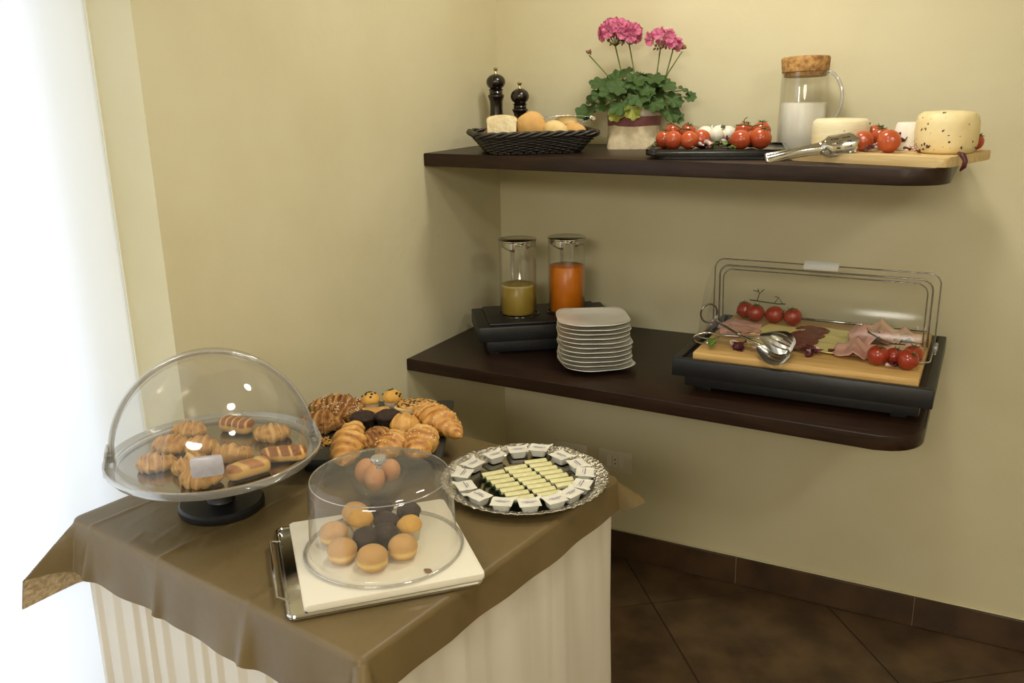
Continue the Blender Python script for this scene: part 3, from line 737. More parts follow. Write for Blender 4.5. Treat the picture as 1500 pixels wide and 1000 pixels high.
for k, (x, y) in enumerate(tubs):
    a = math.atan2(y-PC[1], x-PC[0]) - pi/2 + rnd.uniform(-.25, .25)
    if k in (7, 8, 9, 10): a += pi
    lab = 'white foil-lidded portion tub at the very back of the platter ring' if k == 0 else 'white foil-lidded portion tub on the platter, %s counter-clockwise from the rearmost' % ORD[k-1 if k else 0]
    t = thing('portion_tub', lab, 'portion tub', (x, y, ZT+.0082 + (.006 if (Vector((x, y))-Vector(PC)).length > .145 else .003)), a, 'portion tubs on the silver platter')
    link('tub', TUB, t); l_ = link('foil_lid', LID, t); link('print', PRT, l_)
STK = mesh('stick_wrapper', xf(box(-.0275, .0275, -.0068, .0068, 0, .013, .0022, 2)), M_butter, 50)
SEND = mesh('stick_end', merge(box(-.0282, -.0274, -.0062, .0062, .001, .0122), box(.0274, .0282, -.0062, .0062, .001, .0122), box(-.027, .027, -.0072, -.0066, .001, .006), box(-.027, .027, .0066, .0072, .001, .006)), M_bgreen, 0)
sd = Vector((.114, -.080, 0)).normalized(); ang = RAD(46)
for ci, (cname, p0, p1, n) in enumerate((('left', (.690, -1.327), (.806, -1.410), 7), ('middle', (.722, -1.278), (.850, -1.368), 8), ('right', (.748, -1.226), (.866, -1.307), 7))):
    for k in range(n):
        f = k/(n-1); x, y = p0[0]+(p1[0]-p0[0])*f, p0[1]+(p1[1]-p0[1])*f
        lab = 'pale yellow wrapped butter stick, %s in the %s row on the platter' % (('rearmost' if k == 0 else 'frontmost' if k == n-1 else ORD[k] + ' from the back'), cname)
        t = thing('butter_stick', lab, 'butter', (x, y, ZT+.0085), ang + rnd.uniform(-.05, .05), 'butter sticks on the silver platter')
        t.rotation_euler.x = RAD(14)
        t.location.z += .0015
        link('wrapper', STK, t); link('end_fold', SEND, t)

# ------------------------------------------------------------------ upper shelf: bread basket
BKC = Vector((.322, -.374, 0)); bka = RAD(36)
bk = thing('bread_basket', 'black wicker basket of bread at the left end of the upper shelf', 'basket', (BKC.x, BKC.y, ZU), bka)
def persize(f): return .285 + .085*f, .195 + .075*f, .03
def perpts(f, n=150):
    a, b, r = persize(f); o = rrect(a, b, r, 6); P = []
    seg = [(Vector(o[i]), Vector(o[(i+1) % len(o)])) for i in range(len(o))]; tot = sum((q-p).length for p, q in seg)
    k = 0; acc = 0
    for i in range(n):
        d = tot*i/n
        while acc + (seg[k][1]-seg[k][0]).length < d - 1e-9: acc += (seg[k][1]-seg[k][0]).length; k += 1
        p, q = seg[k]; t = (d-acc)/max(1e-9, (q-p).length); c = p + (q-p)*t; tn = (q-p).normalized()
        P.append((c, Vector((tn.y, -tn.x))))
    return P
NS = 46; lev = 12; rows = []
for l in range(lev):
    f = (l+.5)/lev; P = perpts(f, NS*4); pts = []
    for i, (c, nn) in enumerate(P):
        w_ = .0034*cos(pi*i/4 + pi*l); q = c + nn*w_; pts.append((q.x, q.y, .006 + .051*f + .0012*MN.noise(Vector((i*.2, l*3, 0)))))
    rows.append(tube(pts, .0031, 5, True))
part(bk, 'woven_strands', merge(*rows), M_wicker, 180, kind='stuff')
stk = []
Pa, Pb = perpts(0, NS), perpts(1, NS)
for i in range(NS): stk.append(tube([(Pa[i][0].x, Pa[i][0].y, .002), (Pb[i][0].x, Pb[i][0].y, .060)], .0024, 5))
part(bk, 'stakes', merge(*stk), M_wicker, 180, kind='stuff')
for ph in (0, 1, 2):
    P = perpts(1.04, 144)
    part(bk, 'rim_strand', tube([(c.x + n.x*.0055*cos(i*2*pi/12 + ph*2.1), c.y + n.y*.0055*cos(i*2*pi/12 + ph*2.1), .061 + .0055*sin(i*2*pi/12 + ph*2.1)) for i, (c, n) in enumerate(P)], .0050, 6, True), M_wicker, 180)
part(bk, 'bottom', prism(rrect(.285, .195, .03), .002, .006), M_wicker)
g = 'breads in the wicker basket'
so = [(-.043, 0), (.043, 0), (.046, .01), (.046, .052), (.049, .060), (.048, .069), (.040, .075), (.02, .079), (0, .080), (-.02, .079), (-.040, .075), (-.048, .069), (-.049, .060), (-.046, .052), (-.046, .01)]
t = thing('bread_slice', 'thick slice of white sandwich bread standing in the wicker basket', 'bread', (.237, -.413, ZU+.034), rot=(RAD(-14), 0, RAD(22)), group=g)
part(t, 'crumb', xf(prism([(x*.97, y*.97) for x, y in so], -.0125, .0125, .002), (0, 0, .001), (pi/2, 0, 0)), M_bread)
cr = [(Vector(p)) for p in so]
part(t, 'crust', xf(merge(*[prism([so[i], so[(i+1) % len(so)], (so[(i+1) % len(so)][0]*.965, so[(i+1) % len(so)][1]*.965), (so[i][0]*.965, so[i][1]*.965)], -.012, .012) for i in range(len(so))]), (0, 0, .001), (pi/2, 0, 0)), M_paleroll)
solo('bread_roll', 'large round golden roll standing in the middle of the wicker basket', 'bread', ball(.048, .036, .046, 28, 16, .06, 30, 1), M_crust, (.316, -.362, ZU+.078), (RAD(-12), 0, RAD(20)), g, 180)
solo('bread_roll', 'brown roll wedged behind the bread slice in the wicker basket', 'bread', ball(.036, .032, .032, 24, 14, .06, 30, 2), M_crust, (.268, -.342, ZU+.068), (0, 0, 0), g, 180)
solo('bread_roll', 'pale pointed roll right of the big round roll in the basket', 'bread', ball(.043, .034, .034, 24, 14, .06, 30, 3), M_paleroll, (.393, -.348, ZU+.062), (0, RAD(12), 0), g, 180)
solo('bread_roll', 'pale flat roll lying beneath the tongs at the basket\'s back', 'bread', ball(.042, .036, .024, 24, 14, .06, 30, 4), M_paleroll, (.396, -.272, ZU+.086), (0, 0, 0), g, 180)
solo('bread_roll', 'low golden roll at the right end of the wicker basket', 'bread', ball(.038, .032, .026, 24, 14, .06, 30, 5), M_crust, (.436, -.300, ZU+.060), (0, 0, 0), g, 180)
put_croissant('bread_twist', 'ridged pale bread twist at the left end of the wicker basket', (.186, -.378, ZU+.036), 52, .090, .028, .1, 4, 33, M_croisp, g, (0, -22))
tg = thing('plastic_tongs', 'clear plastic serving tongs lying across the bread basket', 'tongs', (.478, -.252, ZU+.098), RAD(32))
for s in (-1, 1):
    def arm(u, v, s=s):
        x = -.165*u; wdt = .012 + .012*u; return (x, (v-.5)*2*wdt, s*(.003 + .014*sin(u*pi*.7)) - .012*u)
    part(tg, 'arm', grid(16, 4, arm, .0018), M_acryl, 180)
part(tg, 'hinge', merge(xf(lathe([(0, -.013), (.006, -.013), (.006, .013), (0, .013)], 14), (.002, 0, 0), (pi/2, 0, 0)), box(-.010, .002, -.011, .011, -.007, .008, .002)), M_steel)

# pepper mills
def mill(label, x, y, H, R):
    t = thing('pepper_mill', label, 'pepper mill', (x, y, ZU), group='black pepper mills')
    hb = H - .088
    part(t, 'body', lathe([(0, 0), (R*.98, 0), (R, .006), (R*.98, .02), (R*.86, .034), (R*.80, .045), (R*.70, hb*.45), (R*.60, hb*.72), (R*.62, hb*.86), (R*.74, hb*.93), (R*.80, hb*.955), (R*.76, hb*.985), (R*.64, hb), (0, hb)], 40), M_mill)
    hd = [(0, hb+.0005), (R*.62, hb+.0005), (R*.66, hb+.004), (R*.60, hb+.009), (R*.72, hb+.015)]
    hd += [(R*.92*cos(a), hb+.040 + .027*sin(a)) for a in [RAD(k) for k in (-55, -40, -25, -10, 5, 20, 35, 50, 65, 78)]] + [(0, hb+.067)]
    part(t, 'head', lathe(hd, 40), M_mill)
    part(t, 'knob', lathe([(.005, hb+.066), (.004, hb+.072), (.004, hb+.076), (.008, hb+.080), (.0085, hb+.083), (.006, hb+.087), (0, hb+.088)], 18), M_brass)
mill('tall black pepper mill with brass knob in the corner of the upper shelf', .075, -.150, .262, .036)
mill('shorter black pepper mill right of the tall one on the upper shelf', .158, -.132, .213, .035)

# ------------------------------------------------------------------ potted geranium
GP = (.572, -.128)
gp = thing('potted_geranium', 'pink geranium in a folded linen bag pot on the upper shelf', 'plant', (GP[0], GP[1], ZU))
def bagring(f, z, pinch=0):                        # f 0: folded square bottom, 1: round top
    o = []
    for k in range(72):
        a = 2*pi*k/72; ca, sa = cos(a), sin(a)
        p = 2 + 3.2*(1-f); r = 1/((abs(ca)**p + abs(sa)**p)**(1/p))
        R = .085*(1-f) + .083*f
        fold = (1-f)*.006*(math.exp(-((sin(a-pi*.25))**2)/.02)) - .010*sin(pi*f)*abs(sin(2*a))**3*(1 if f < .9 else 0)
        o.append(((R*r+fold)*cos(a+RAD(18)), (R*r+fold)*sin(a+RAD(18)), z))
    return o
def bagloft(zs):
    V, F = [], []
    for z, f in zs: V += bagring(f, z)
    for i in range(len(zs)-1):
        for k in range(72): F.append((i*72+k, i*72+(k+1) % 72, (i+1)*72+(k+1) % 72, (i+1)*72+k))
    return V, F
bagv = bagloft([(0.0, 0), (.012, .02), (.03, .12), (.05, .35), (.066, .7), (.074, .95), (.08, 1), (.128, 1)])
bagv[1].append(tuple(range(72))[::-1])
part(gp, 'bag', bagv, M_bag, 60)
part(gp, 'band', lathe([(.0845, .070), (.0855, .072), (.0858, .104), (.0848, .106)], 56), M_band, 60, label='mauve band around the bag pot')
part(gp, 'cuff', lathe([(.0852, .101), (.0885, .103), (.089, .131), (.086, .134), (.082, .131), (.082, .115)], 56), M_cuff, 60)
part(gp, 'soil', lathe([(.082, .117), (.04, .121), (0, .122)], 32), M_soil)
def leafmesh(seed, m):
    nr, na = 6, 40; V, F = [(0, 0, 0)], []
    for i in range(1, nr+1):
        for k in range(na+1):
            a = -pi*.93 + 2*pi*.93*k/na; e = i/nr
            r = .5*e*(1 + .10*e*cos(a*7) + .035*e*cos(a*21+seed)) * (1 - .16*(1-cos(a))/2)
            z = .05*e*e*cos(a*7+1.5) + .12*e*e*(.5+.4*sin(a+seed)) - .03*e
            V.append((r*cos(a)+.06*e, r*sin(a), z))
    for k in range(na): F.append((0, 1+k, 2+k))
    for i in range(nr-1):
        for k in range(na): F.append((1+i*(na+1)+k, 1+(i+1)*(na+1)+k, 2+(i+1)*(na+1)+k, 2+i*(na+1)+k))
    return mesh('geranium_leaf', (V, F), m, 180)
LEAFS = [leafmesh(s, M_leaf) for s in (1, 2.3, 4.1)]; LEAFY = leafmesh(3, M_leafy)
rnd = random.Random(21); stems = []
def leaf(px, pz, py, size, face=.6, yel=False):
    me = LEAFY if yel else rnd.choice(LEAFS)
    out = Vector((px, py*.6, .02)).normalized()
    nrm = out*.35 + Vector((.30, -.85, .1))*face + Vector((0, 0, .55)) + Vector((rnd.gauss(0, .22), rnd.gauss(0, .22), rnd.gauss(0, .2)))
    e = nrm.to_track_quat('Z', 'Y'); 
    loc_x = Vector((px, py, -.03 if pz < .15 else .02)).normalized(); q_inv = e.inverted() @ loc_x
    e = e @ Matrix.Rotation(math.atan2(q_inv.y, q_inv.x) + rnd.uniform(-.4, .4), 3, 'Z').to_quaternion()
    o = link('leaf', me, gp, (px, py, pz), e.to_euler(), (size, size, size))
    a = rnd.uniform(-.03, .03); base = Vector((a, rnd.uniform(-.03, .03), .115)); tip = Vector((px, py, pz)); mid = (base+tip)/2 + Vector((-.2*tip.x, 0, .02))
    stems.append(tube([base, base*.25+mid*.75 + Vector((0, 0, .006)), mid*.45+tip*.55, tip], .0016, 5))
for px, pz, py, s_ in ((-.122, .128, -.04, .088), (-.148, .110, -.04, .070), (-.120, .205, .0, .060), (-.128, .160, -.02, .064), (-.085, .165, -.05, .075),
       (.130, .118, -.04, .078), (.165, .178, .0, .058), (.185, .158, -.01, .040), (.135, .150, -.03, .070), (.110, .195, -.02, .068), (.150, .100, -.03, .050),
       (-.012, .140, -.085, .080), (-.050, .175, -.07, .075), (.040, .165, -.08, .080), (.085, .140, -.06, .076), (-.05, .215, -.03, .072), (.02, .215, -.03, .075), (.07, .215, -.02, .070),
       (-.075, .135, -.07, .055), (.06, .185, -.06, .066), (-.02, .19, -.07, .068)):
    leaf(px, pz, py, s_)
leaf(.030, .122, -.094, .058, .9, True); leaf(-.022, .112, -.094, .054, .9, True)
for k in range(30):
    a = rnd.uniform(0, 2*pi); rr = rnd.uniform(.02, .11); px, py = rr*cos(a)*1.05, rr*sin(a)*.55
    pz = .150 + (.085 - .45*abs(px))*rnd.random() + .015
    leaf(px, pz, py, rnd.uniform(.048, .072), .45)
part(gp, 'leaf_stems', merge(*stems), M_stem, 180)
# petal flower
def floretmesh():
    vf = []
    for k in range(5):
        a0 = 2*pi*k/5
        def fn(u, v, a0=a0):
            r = .003 + .0155*v; wd = .0098*sin(min(1, v*1.15)*pi*.62+.15); y = (u-.5)*2*wd
            z = .006*v*v + .0018*sin(u*7+k) + .0015*cos((u-.5)*9)
            return (r*cos(a0)-y*sin(a0), r*sin(a0)+y*cos(a0), z)
        vf.append(grid(6, 5, fn))
    return merge(*vf)
FLO = mesh('floret', floretmesh(), M_petal, 180)
THR = mesh('throat', xf(ball(.003, .003, .002, 8, 6), (0, 0, .002)), M_petalc, 180)
BUD = mesh('bud', ball(.0032, .0032, .006, 8, 6), M_bud, 180)
def head(cx, cz, cy, R, n, base, buds, spread=1.0, zsq=.8):
    sts = [tube([Vector(base), (Vector(base)+Vector((cx, cy, cz-R)))/2 + Vector((.004, 0, 0)), Vector((cx, cy, cz-R))], .0022, 6)]
    h = None; fl_ = []
    for k in range(n):
        ph = 2.39996*k; zz = 1 - 1.35*(k+.5)/n; zz = max(-.5, zz); rr = sqrt(max(0, 1-zz*zz))
        d = Vector((rr*cos(ph)*spread, rr*sin(ph)*spread, zz*zsq)); p = Vector((cx, cy, cz)) + d*R
        sts.append(tube([Vector((cx, cy, cz-R)), (Vector((cx, cy, cz-R))+p)/2 + d*R*.1, p], .0009, 4)); fl_.append((p, d))
    hd = part(gp, 'flower_head', merge(*sts), M_stem, 180)
    for p, d in fl_:
        q = d.to_track_quat('Z', 'Y').to_euler()
        f = link('flower', FLO, hd, p, q, (1, 1, 1)); s_ = rnd.uniform(.9, 1.15); f.scale = (s_, s_, s_); f.rotation_euler.rotate_axis('Z', rnd.random()*6)
    for k in range(buds):
        a = rnd.random()*6.28; p = Vector((cx + R*.55*cos(a), cy + R*.55*sin(a), cz - R*rnd.uniform(.5, .95)))
        link('bud', BUD, hd, p, (rnd.random(), rnd.random(), 0))
    return hd
head(-.064, .358, -.01, .042, 22, (-.036, .03, .13), 9, 1.1)
head(-.024, .352, .01, .034, 12, (.006, .02, .13), 5)
head(.086, .333, -.01, .032, 9, (.055, .0, .14), 9, 1.25, .6)
head(.124, .318, .0, .020, 4, (.070, .01, .14), 6, .8)
for (bx, bz, by), base in (((-.150, .297, -.02), (-.02, -.02, .14)), ((.154, .300, 0), (.07, 0, .15))):
    hd = part(gp, 'flower_head', tube([base, ((bx+base[0])*.5, (by+base[1])*.5, (bz+base[2])*.5+.008), (bx, by, bz-.006)], .0020, 6), M_stem, 180, label='closed bud cluster')
    for k in range(7): link('bud', BUD, hd, (bx+rnd.uniform(-.008, .008), by+rnd.uniform(-.008, .008), bz+rnd.uniform(-.004, .010)), (rnd.uniform(-.8, .8), rnd.uniform(-.8, .8), 0))

# ------------------------------------------------------------------ black tray with tomatoes and mozzarella
ka = RAD(14); KT = Vector((.915, -.372, 0))
bt2 = thing('serving_tray', 'black rounded tray of tomatoes and mozzarella on the upper shelf', 'tray', (KT.x, KT.y, ZU), ka)
part(bt2, 'foot', prism(rrect(.33, .235, .03), 0, .010), M_black)
part(bt2, 'pan', prism(rrect(.385, .285, .035, 8), .010, .022, .003), M_blackg)
V1 = rrect(.385, .285, .035, 8); V2 = rrect(.365, .265, .026, 8); n1 = len(V1)
rv = [(x, y, .021) for x, y in V1] + [(x, y, .027) for x, y in V1] + [(x, y, .027) for x, y in V2] + [(x, y, .022) for x, y in V2]
rf = [(i*n1+k, i*n1+(k+1) % n1, (i+1)*n1+(k+1) % n1, (i+1)*n1+k) for i in range(3) for k in range(n1)]
part(bt2, 'lip', (rv, rf), M_blackg, 40)
ZK = ZU + .022
def tomato(label, loc, r, elong=1.0, rot=(0, 0, 0), m=None, grp=None, calyx=True):
    t = thing('tomato', label, 'tomato', loc, group=grp, rot=rot)
    nv = 14; prof = [(0, -1)] + [(sin(pi*i/nv), -cos(pi*i/nv)) for i in range(1, nv)] + [(0, .93)]
    V, F = lathe(prof, 24); V = [(x*r, y*r, z*r*elong*(.97)) for x, y, z in V]
    part(t, 'fruit', (V, F), m or M_tom, 180)
    if calyx:
        c = []
        for k in range(5):
            a = 2*pi*k/5; c.append(tube([(0, 0, r*elong*.91), (r*.28*cos(a), r*.28*sin(a), r*elong*.98), (r*.55*cos(a), r*.55*sin(a), r*elong*1.0+.002)], [.0016, .0014, .0004], 5))
        c.append(tube([(0, 0, r*elong*.9), (.001, 0, r*elong*1.15)], .0014, 5))
        part(t, 'calyx', merge(*c), M_green, 180)
    return t
g = 'tomatoes on the black tray'
for lab, x, y, r, e, rot in (
        ('red tomato at the front left of the black tray', .816, -.468, .0255, 1.05, (.5, .2, 0)),
        ('red tomato second from the left in the tray\'s front row', .860, -.462, .0255, 1.0, (1.3, .3, 0)),
        ('red tomato just in front of the mozzarella bowl, left side', .880, -.412, .0265, 1.0, (1.2, 1.0, 0)),
        ('red tomato at the far left edge of the black tray', .775, -.425, .025, 1.05, (.2, .2, 0)),
        ('red tomato left of the mozzarella bowl, at the rear of the cluster', .782, -.372, .025, 1.0, (.1, -.2, 0)),
        ('red tomato beside the left rim of the mozzarella bowl', .830, -.378, .0245, 1.0, (.3, .3, 0)),
        ('oblong red tomato at the front right of the black tray', .996, -.432, .0265, 1.15, (.3, 1.5, .2)),
        ('large red tomato at the right end of the black tray', 1.046, -.410, .030, 1.02, (.3, .4, 0)),
        ('red tomato at the back right of the black tray', 1.026, -.318, .027, 1.0, (.1, .1, 0)),
        ('red tomato right beside the mozzarella bowl', .980, -.332, .026, 1.0, (.0, .2, 0)),
        ('red tomato between the front and back ones at the tray\'s right', 1.012, -.368, .024, 1.0, (.2, 0, 0))):
    hi = .017 if ('rear of the cluster' in lab or 'beside the' in lab or 'back right' in lab) else 0
    tomato(lab, (x, y, ZK + r*1.0 + hi), r, e, rot, M_tom, g, 'front' not in lab)
mb = thing('mozzarella_bowl', 'shallow glass bowl of mozzarella on the black tray', 'bowl', (.896, -.312, ZK))
part(mb, 'bowl', lathe([(0, 0), (.045, 0), (.060, .012), (.068, .056), (.070, .058), (.066, .057), (.057, .014), (.043, .004), (0, .004)], 44), M_glass)
g = 'mozzarella balls in the glass bowl'
for lab, x, y, z, r in (('white mozzarella ball at the left of the glass bowl', -.030, -.014, .034, .026), ('white mozzarella ball at the front centre of the glass bowl', .006, -.032, .032, .024),
        ('white mozzarella ball at the right of the glass bowl', .034, .002, .034, .026), ('white mozzarella ball at the back of the glass bowl', .0, .030, .034, .026)):
    solo('mozzarella_ball', lab, 'cheese', ball(r, r, r*.9, 22, 14, .05, 40, x*100), M_moz, (.896+x, -.312+y, ZK+z), (0, 0, 0), g, 180)
solo('olive_slice', 'dark olive slice resting on the right mozzarella ball', 'olive', lathe([(0, 0), (.006, 0), (.007, .002), (.006, .004), (0, .004)], 16), M_spot, (.918, -.327, ZK+.054), (.5, 0, 0))
def scrap(sx, sy, seed, curl=.4):
    def fn(u, v):
        x, y = (u-.5)*sx, (v-.5)*sy*(1-.6*abs(u-.5)*2*abs(u-.5)*2)
        return (x, y, curl*sy*(v-.5)**2*3 + .3*sy*sin(u*6+seed)*.4 + .12*sx*sin(u*5+v*4+seed))
    return grid(8, 5, fn, .0008)
def salad(cx, cy, z, n, spread, mats, seed, smin=.016, smax=.034, label=''):
    r = random.Random(seed); t = thing('salad_garnish', label, 'garnish', (cx, cy, z), group='salad garnishes')
    for k in range(n):
        m = mats[k % len(mats)]; s = r.uniform(smin, smax)
        part(t, 'leaf', scrap(s, s*.55, r.random()*9), m, 180, loc=(r.gauss(0, spread[0]), r.gauss(0, spread[1]), .006 + r.random()*.014), rot=(r.uniform(-.7, .7), r.uniform(-.5, .5), r.random()*6))
salad(.935, -.422, ZK, 16, (.026, .014), [M_lett, M_radic, M_radw, M_lett], 3, label='green and purple salad leaves in front of the mozzarella bowl')
salad(.960, -.368, ZK, 8, (.014, .012), [M_radic, M_radw], 4, label='purple radicchio shreds right of the mozzarella bowl')
salad(.890, -.470, ZK, 5, (.014, .006), [M_radw, M_radic], 5, .012, .022, label='small radicchio pieces beside the front tomatoes on the black tray')
salad(.748, -.425, ZK, 5, (.008, .012), [M_lett, M_radw], 6, .008, .014, label='tiny pale sprouts at the left edge of the black tray')
def vine(name, label, pts, subs, r=.0018):
    t = solo(name, label, 'vine', merge(tube(pts, r, 6), *[tube(s, r*.7, 5) for s in subs]), M_green, smooth=180, group='tomato vines'); return t
vine('tomato_vine', 'green vine stalk over the left tomato cluster on the black tray', [(.770, -.400, ZK+.080), (.795, -.405, ZK+.066), (.820, -.41, ZK+.054), (.845, -.40, ZK+.052)], [[(.795, -.405, ZK+.066), (.79, -.42, ZK+.060)], [(.82, -.41, ZK+.054), (.826, -.395, ZK+.066), (.836, -.39, ZK+.070)], [(.82, -.41, ZK+.054), (.81, -.43, ZK+.048)]])
vine('tomato_vine', 'green vine stalk over the right tomato cluster on the black tray', [(.965, -.365, ZK+.062), (.99, -.372, ZK+.064), (1.015, -.37, ZK+.060), (1.04, -.36, ZK+.066)], [[(.99, -.372, ZK+.064), (.986, -.36, ZK+.078), (.995, -.36, ZK+.084)], [(1.015, -.37, ZK+.060), (1.01, -.39, ZK+.05)], [(1.0, -.37, ZK+.062), (1.005, -.385, ZK+.072)]])

# ------------------------------------------------------------------ milk jug
JG = (1.102, -.128)
jg = thing('milk_jug', 'glass jug of milk with a cork lid on the upper shelf', 'jug', (JG[0], JG[1], ZU), RAD(-14))
part(jg, 'glass', lathe([(0, 0), (.066, 0), (.071, .004), (.071, .01), (.066, .225), (.068, .232), (.065, .232), (.063, .225), (.068, .012), (.064, .004), (0, .004)], 56), M_glass, 60)
part(jg, 'milk', lathe([(0, .005), (.064, .005), (.0675, .012), (.0648, .136), (.062, .1385), (0, .1385)], 48), M_milk, 60)
part(jg, 'cork_lid', xf(lathe([(0, -.004), (.060, -.004), (.061, .006), (.0665, .008), (.0695, .046), (.067, .050), (0, .051)], 44), (0, 0, .216), (RAD(-3), RAD(-3), 0)), M_cork, 50)
hpts = []
for k in range(19):
    a = RAD(78 - 150*k/18); hpts.append((.058 + .058*cos(a)*1.0, 0, .150 + .078*sin(a)))
part(jg, 'handle', tube([(.066, 0, .222)] + hpts + [(.068, 0, .075)], .0052, 10), M_acryl, 180)

# ------------------------------------------------------------------ cheese board
ca_ = RAD(-18); CB = Vector((1.373, -.396, 0))
cb = solo('cheese_board', 'pale wooden board of cheeses overhanging the right end of the upper shelf', 'cutting board', prism(rrect(.415, .305, .022), 0, .024, .004), M_board2, (CB.x, CB.y, ZU), (0, 0, ca_), smooth=30)
ZC = ZU + .0245
t = thing('round_cheese', 'smooth white cheese wheel at the left of the cheese board', 'cheese', (1.248, -.366, ZC), RAD(10), 'cheeses on the board')
part(t, 'rind', lathe([(0, 0), (.066, 0), (.071, .005), (.074, .02), (.074, .058), (.071, .072), (.064, .078), (0, .079)], 52), M_pec, 60)
for a, z, r in ((-60, .030, .004), (-38, .028, .0025), (-15, .066, .003), (-85, .05, .0015)):
    part(t, 'rind_mark', ball(.0012, r, r, 10, 8), M_spot, loc=(.0736*cos(RAD(a)), .0736*sin(RAD(a)), z), rot=(0, 0, RAD(a)))
t = thing('round_cheese', 'peppercorn-studded cream cheese wheel at the right of the cheese board', 'cheese', (1.511, -.448, ZC), 0, 'cheeses on the board', rot=(0, 0, .4))
prf = [(0, 0), (.058, 0), (.067, .006), (.072, .022), (.0735, .05), (.0725, .075), (.068, .090), (.057, .0985), (.03, .101), (0, .1015)]
v, f = lathe(prf, 56); v = [tuple(Vector(p)*(1+.02*MN.noise(Vector(p)*28))) for p in v]
part(t, 'rind', (v, f), M_peps, 60)
rnd = random.Random(9); pk = []
for k in range(34):
    a = rnd.random()*6.28; z = rnd.uniform(.01, .09); r_ = .0725 if z < .08 else .066
    part(t, 'peppercorn', ball(.0012, rnd.uniform(.0015, .004), rnd.uniform(.0015, .004), 8, 6, .4, 200, k), M_spot if k % 3 else M_radic, loc=(r_*cos(a)*.995, r_*sin(a)*.995, z), rot=(0, 0, a))
t = solo('ricotta_mould', 'small white moulded ricotta between the two cheese wheels', 'cheese', merge(lathe([(0, .006), (.048, .006), (.049, .010), (.038, .064), (.035, .069), (0, .069)], 40), lathe([(0, 0), (.047, 0), (.049, .003), (.048, .0055), (0, .0055)], 40)), M_ric, (1.424, -.370, ZC), group='cheeses on the board')
g = 'tomatoes on the cheese board'
tomato('red tomato right of the white cheese wheel, front left of the board group', (1.318, -.448, ZC+.0255), .0265, 1.0, (1.2, .2, 0), M_tom, g, False)
tomato('largest red tomato at the front centre of the cheese board', (1.382, -.478, ZC+.028), .029, 1.02, (1.4, .1, .3), M_tom, g, False)
tomato('red tomato behind the two front tomatoes on the cheese board', (1.356, -.410, ZC+.034), .0250, 1.0, (.4, 0, 0), M_tom, g)
tomato('red tomato close behind the white cheese wheel on the board', (1.335, -.350, ZC+.036), .0260, 1.0, (.3, .5, 0), M_tom, g)
tomato('red tomato half hidden behind the peppercorn cheese wheel', (1.574, -.365, ZC+.022), .0215, 1.0, (.3, .5, 0), M_tom, g)
salad(1.346, -.488, ZC, 6, (.012, .008), [M_radic, M_radw], 14, .014, .026, label='radicchio shreds between the two front tomatoes on the cheese board')
salad(1.398, -.405, ZC+.01, 4, (.010, .010), [M_radic], 15, .02, .035, label='dark radicchio leaf left of the ricotta')
salad(1.445, -.505, ZC, 5, (.018, .006), [M_radic, M_radw], 16, .014, .03, label='radicchio leaf tucked under the peppercorn cheese wheel')
t = solo('radicchio_strip', 'purple radicchio strip drooping over the board\'s right front corner', 'garnish', tube([(1.545, -.535, ZC+.006), (1.556, -.552, ZC+.002), (1.562, -.560, ZC-.010), (1.560, -.558, ZC-.024), (1.553, -.556, ZC-.034)], [.004, .007, .006, .006, .002], 7), M_radic, smooth=180)

# slotted steel tongs
t = thing('slotted_tongs', 'slotted steel serving tongs leaning on the cheese board', 'tongs', (1.108, -.598, ZU+.0155), rot=(RAD(62), RAD(-9.5), RAD(26)))
def tarm(sgn):
    nx, ny = 46, 12; V, F = [], []
    for j in range(ny+1):
        for i in range(nx+1):
            u, v = i/nx, j/ny-.5
            x = .228*u; wd = (.0125 - .006*sin(min(1, u/.62)*pi)*.5) if u < .60 else .0115 + .0135*min(1, (u-.60)/.09)
            if u > .94: wd *= sqrt(max(.2, 1-((u-.94)/.065)**2))
            sep = sgn*(.003 + .010*sin(min(1, u/.8)*pi)*.8 + (.004 if u > .6 else 0))
            cup = sgn*(.010 if u > .62 else .004)*(1-4*v*v)
            V.append((x, v*2*wd, sep + cup))
    for j in range(ny):
        for i in range(nx):
            u, v = (i+.5)/nx, (j+.5)/ny-.5
            hole = (.70 < u < .78 or .83 < u < .92) and any(abs(v-c) < .045 for c in (-.29, -.04, .21))
            hole = hole or (.02 < u < .26 and any(abs(v-c) < .05 for c in (-.2, .2)))
            if not hole: F.append((j*(nx+1)+i, j*(nx+1)+i+1, (j+1)*(nx+1)+i+1, (j+1)*(nx+1)+i))
    return thicken((V, F), .0012)
part(t, 'upper_arm', tarm(1), M_steel, 40); part(t, 'lower_arm', tarm(-1), M_steel, 40)
part(t, 'spring_bend', xf(lathe([(0, -.011), (.0045, -.011), (.0045, .011), (0, .011)], 12), (-.001, 0, 0), (pi/2, 0, 0)), M_steel)

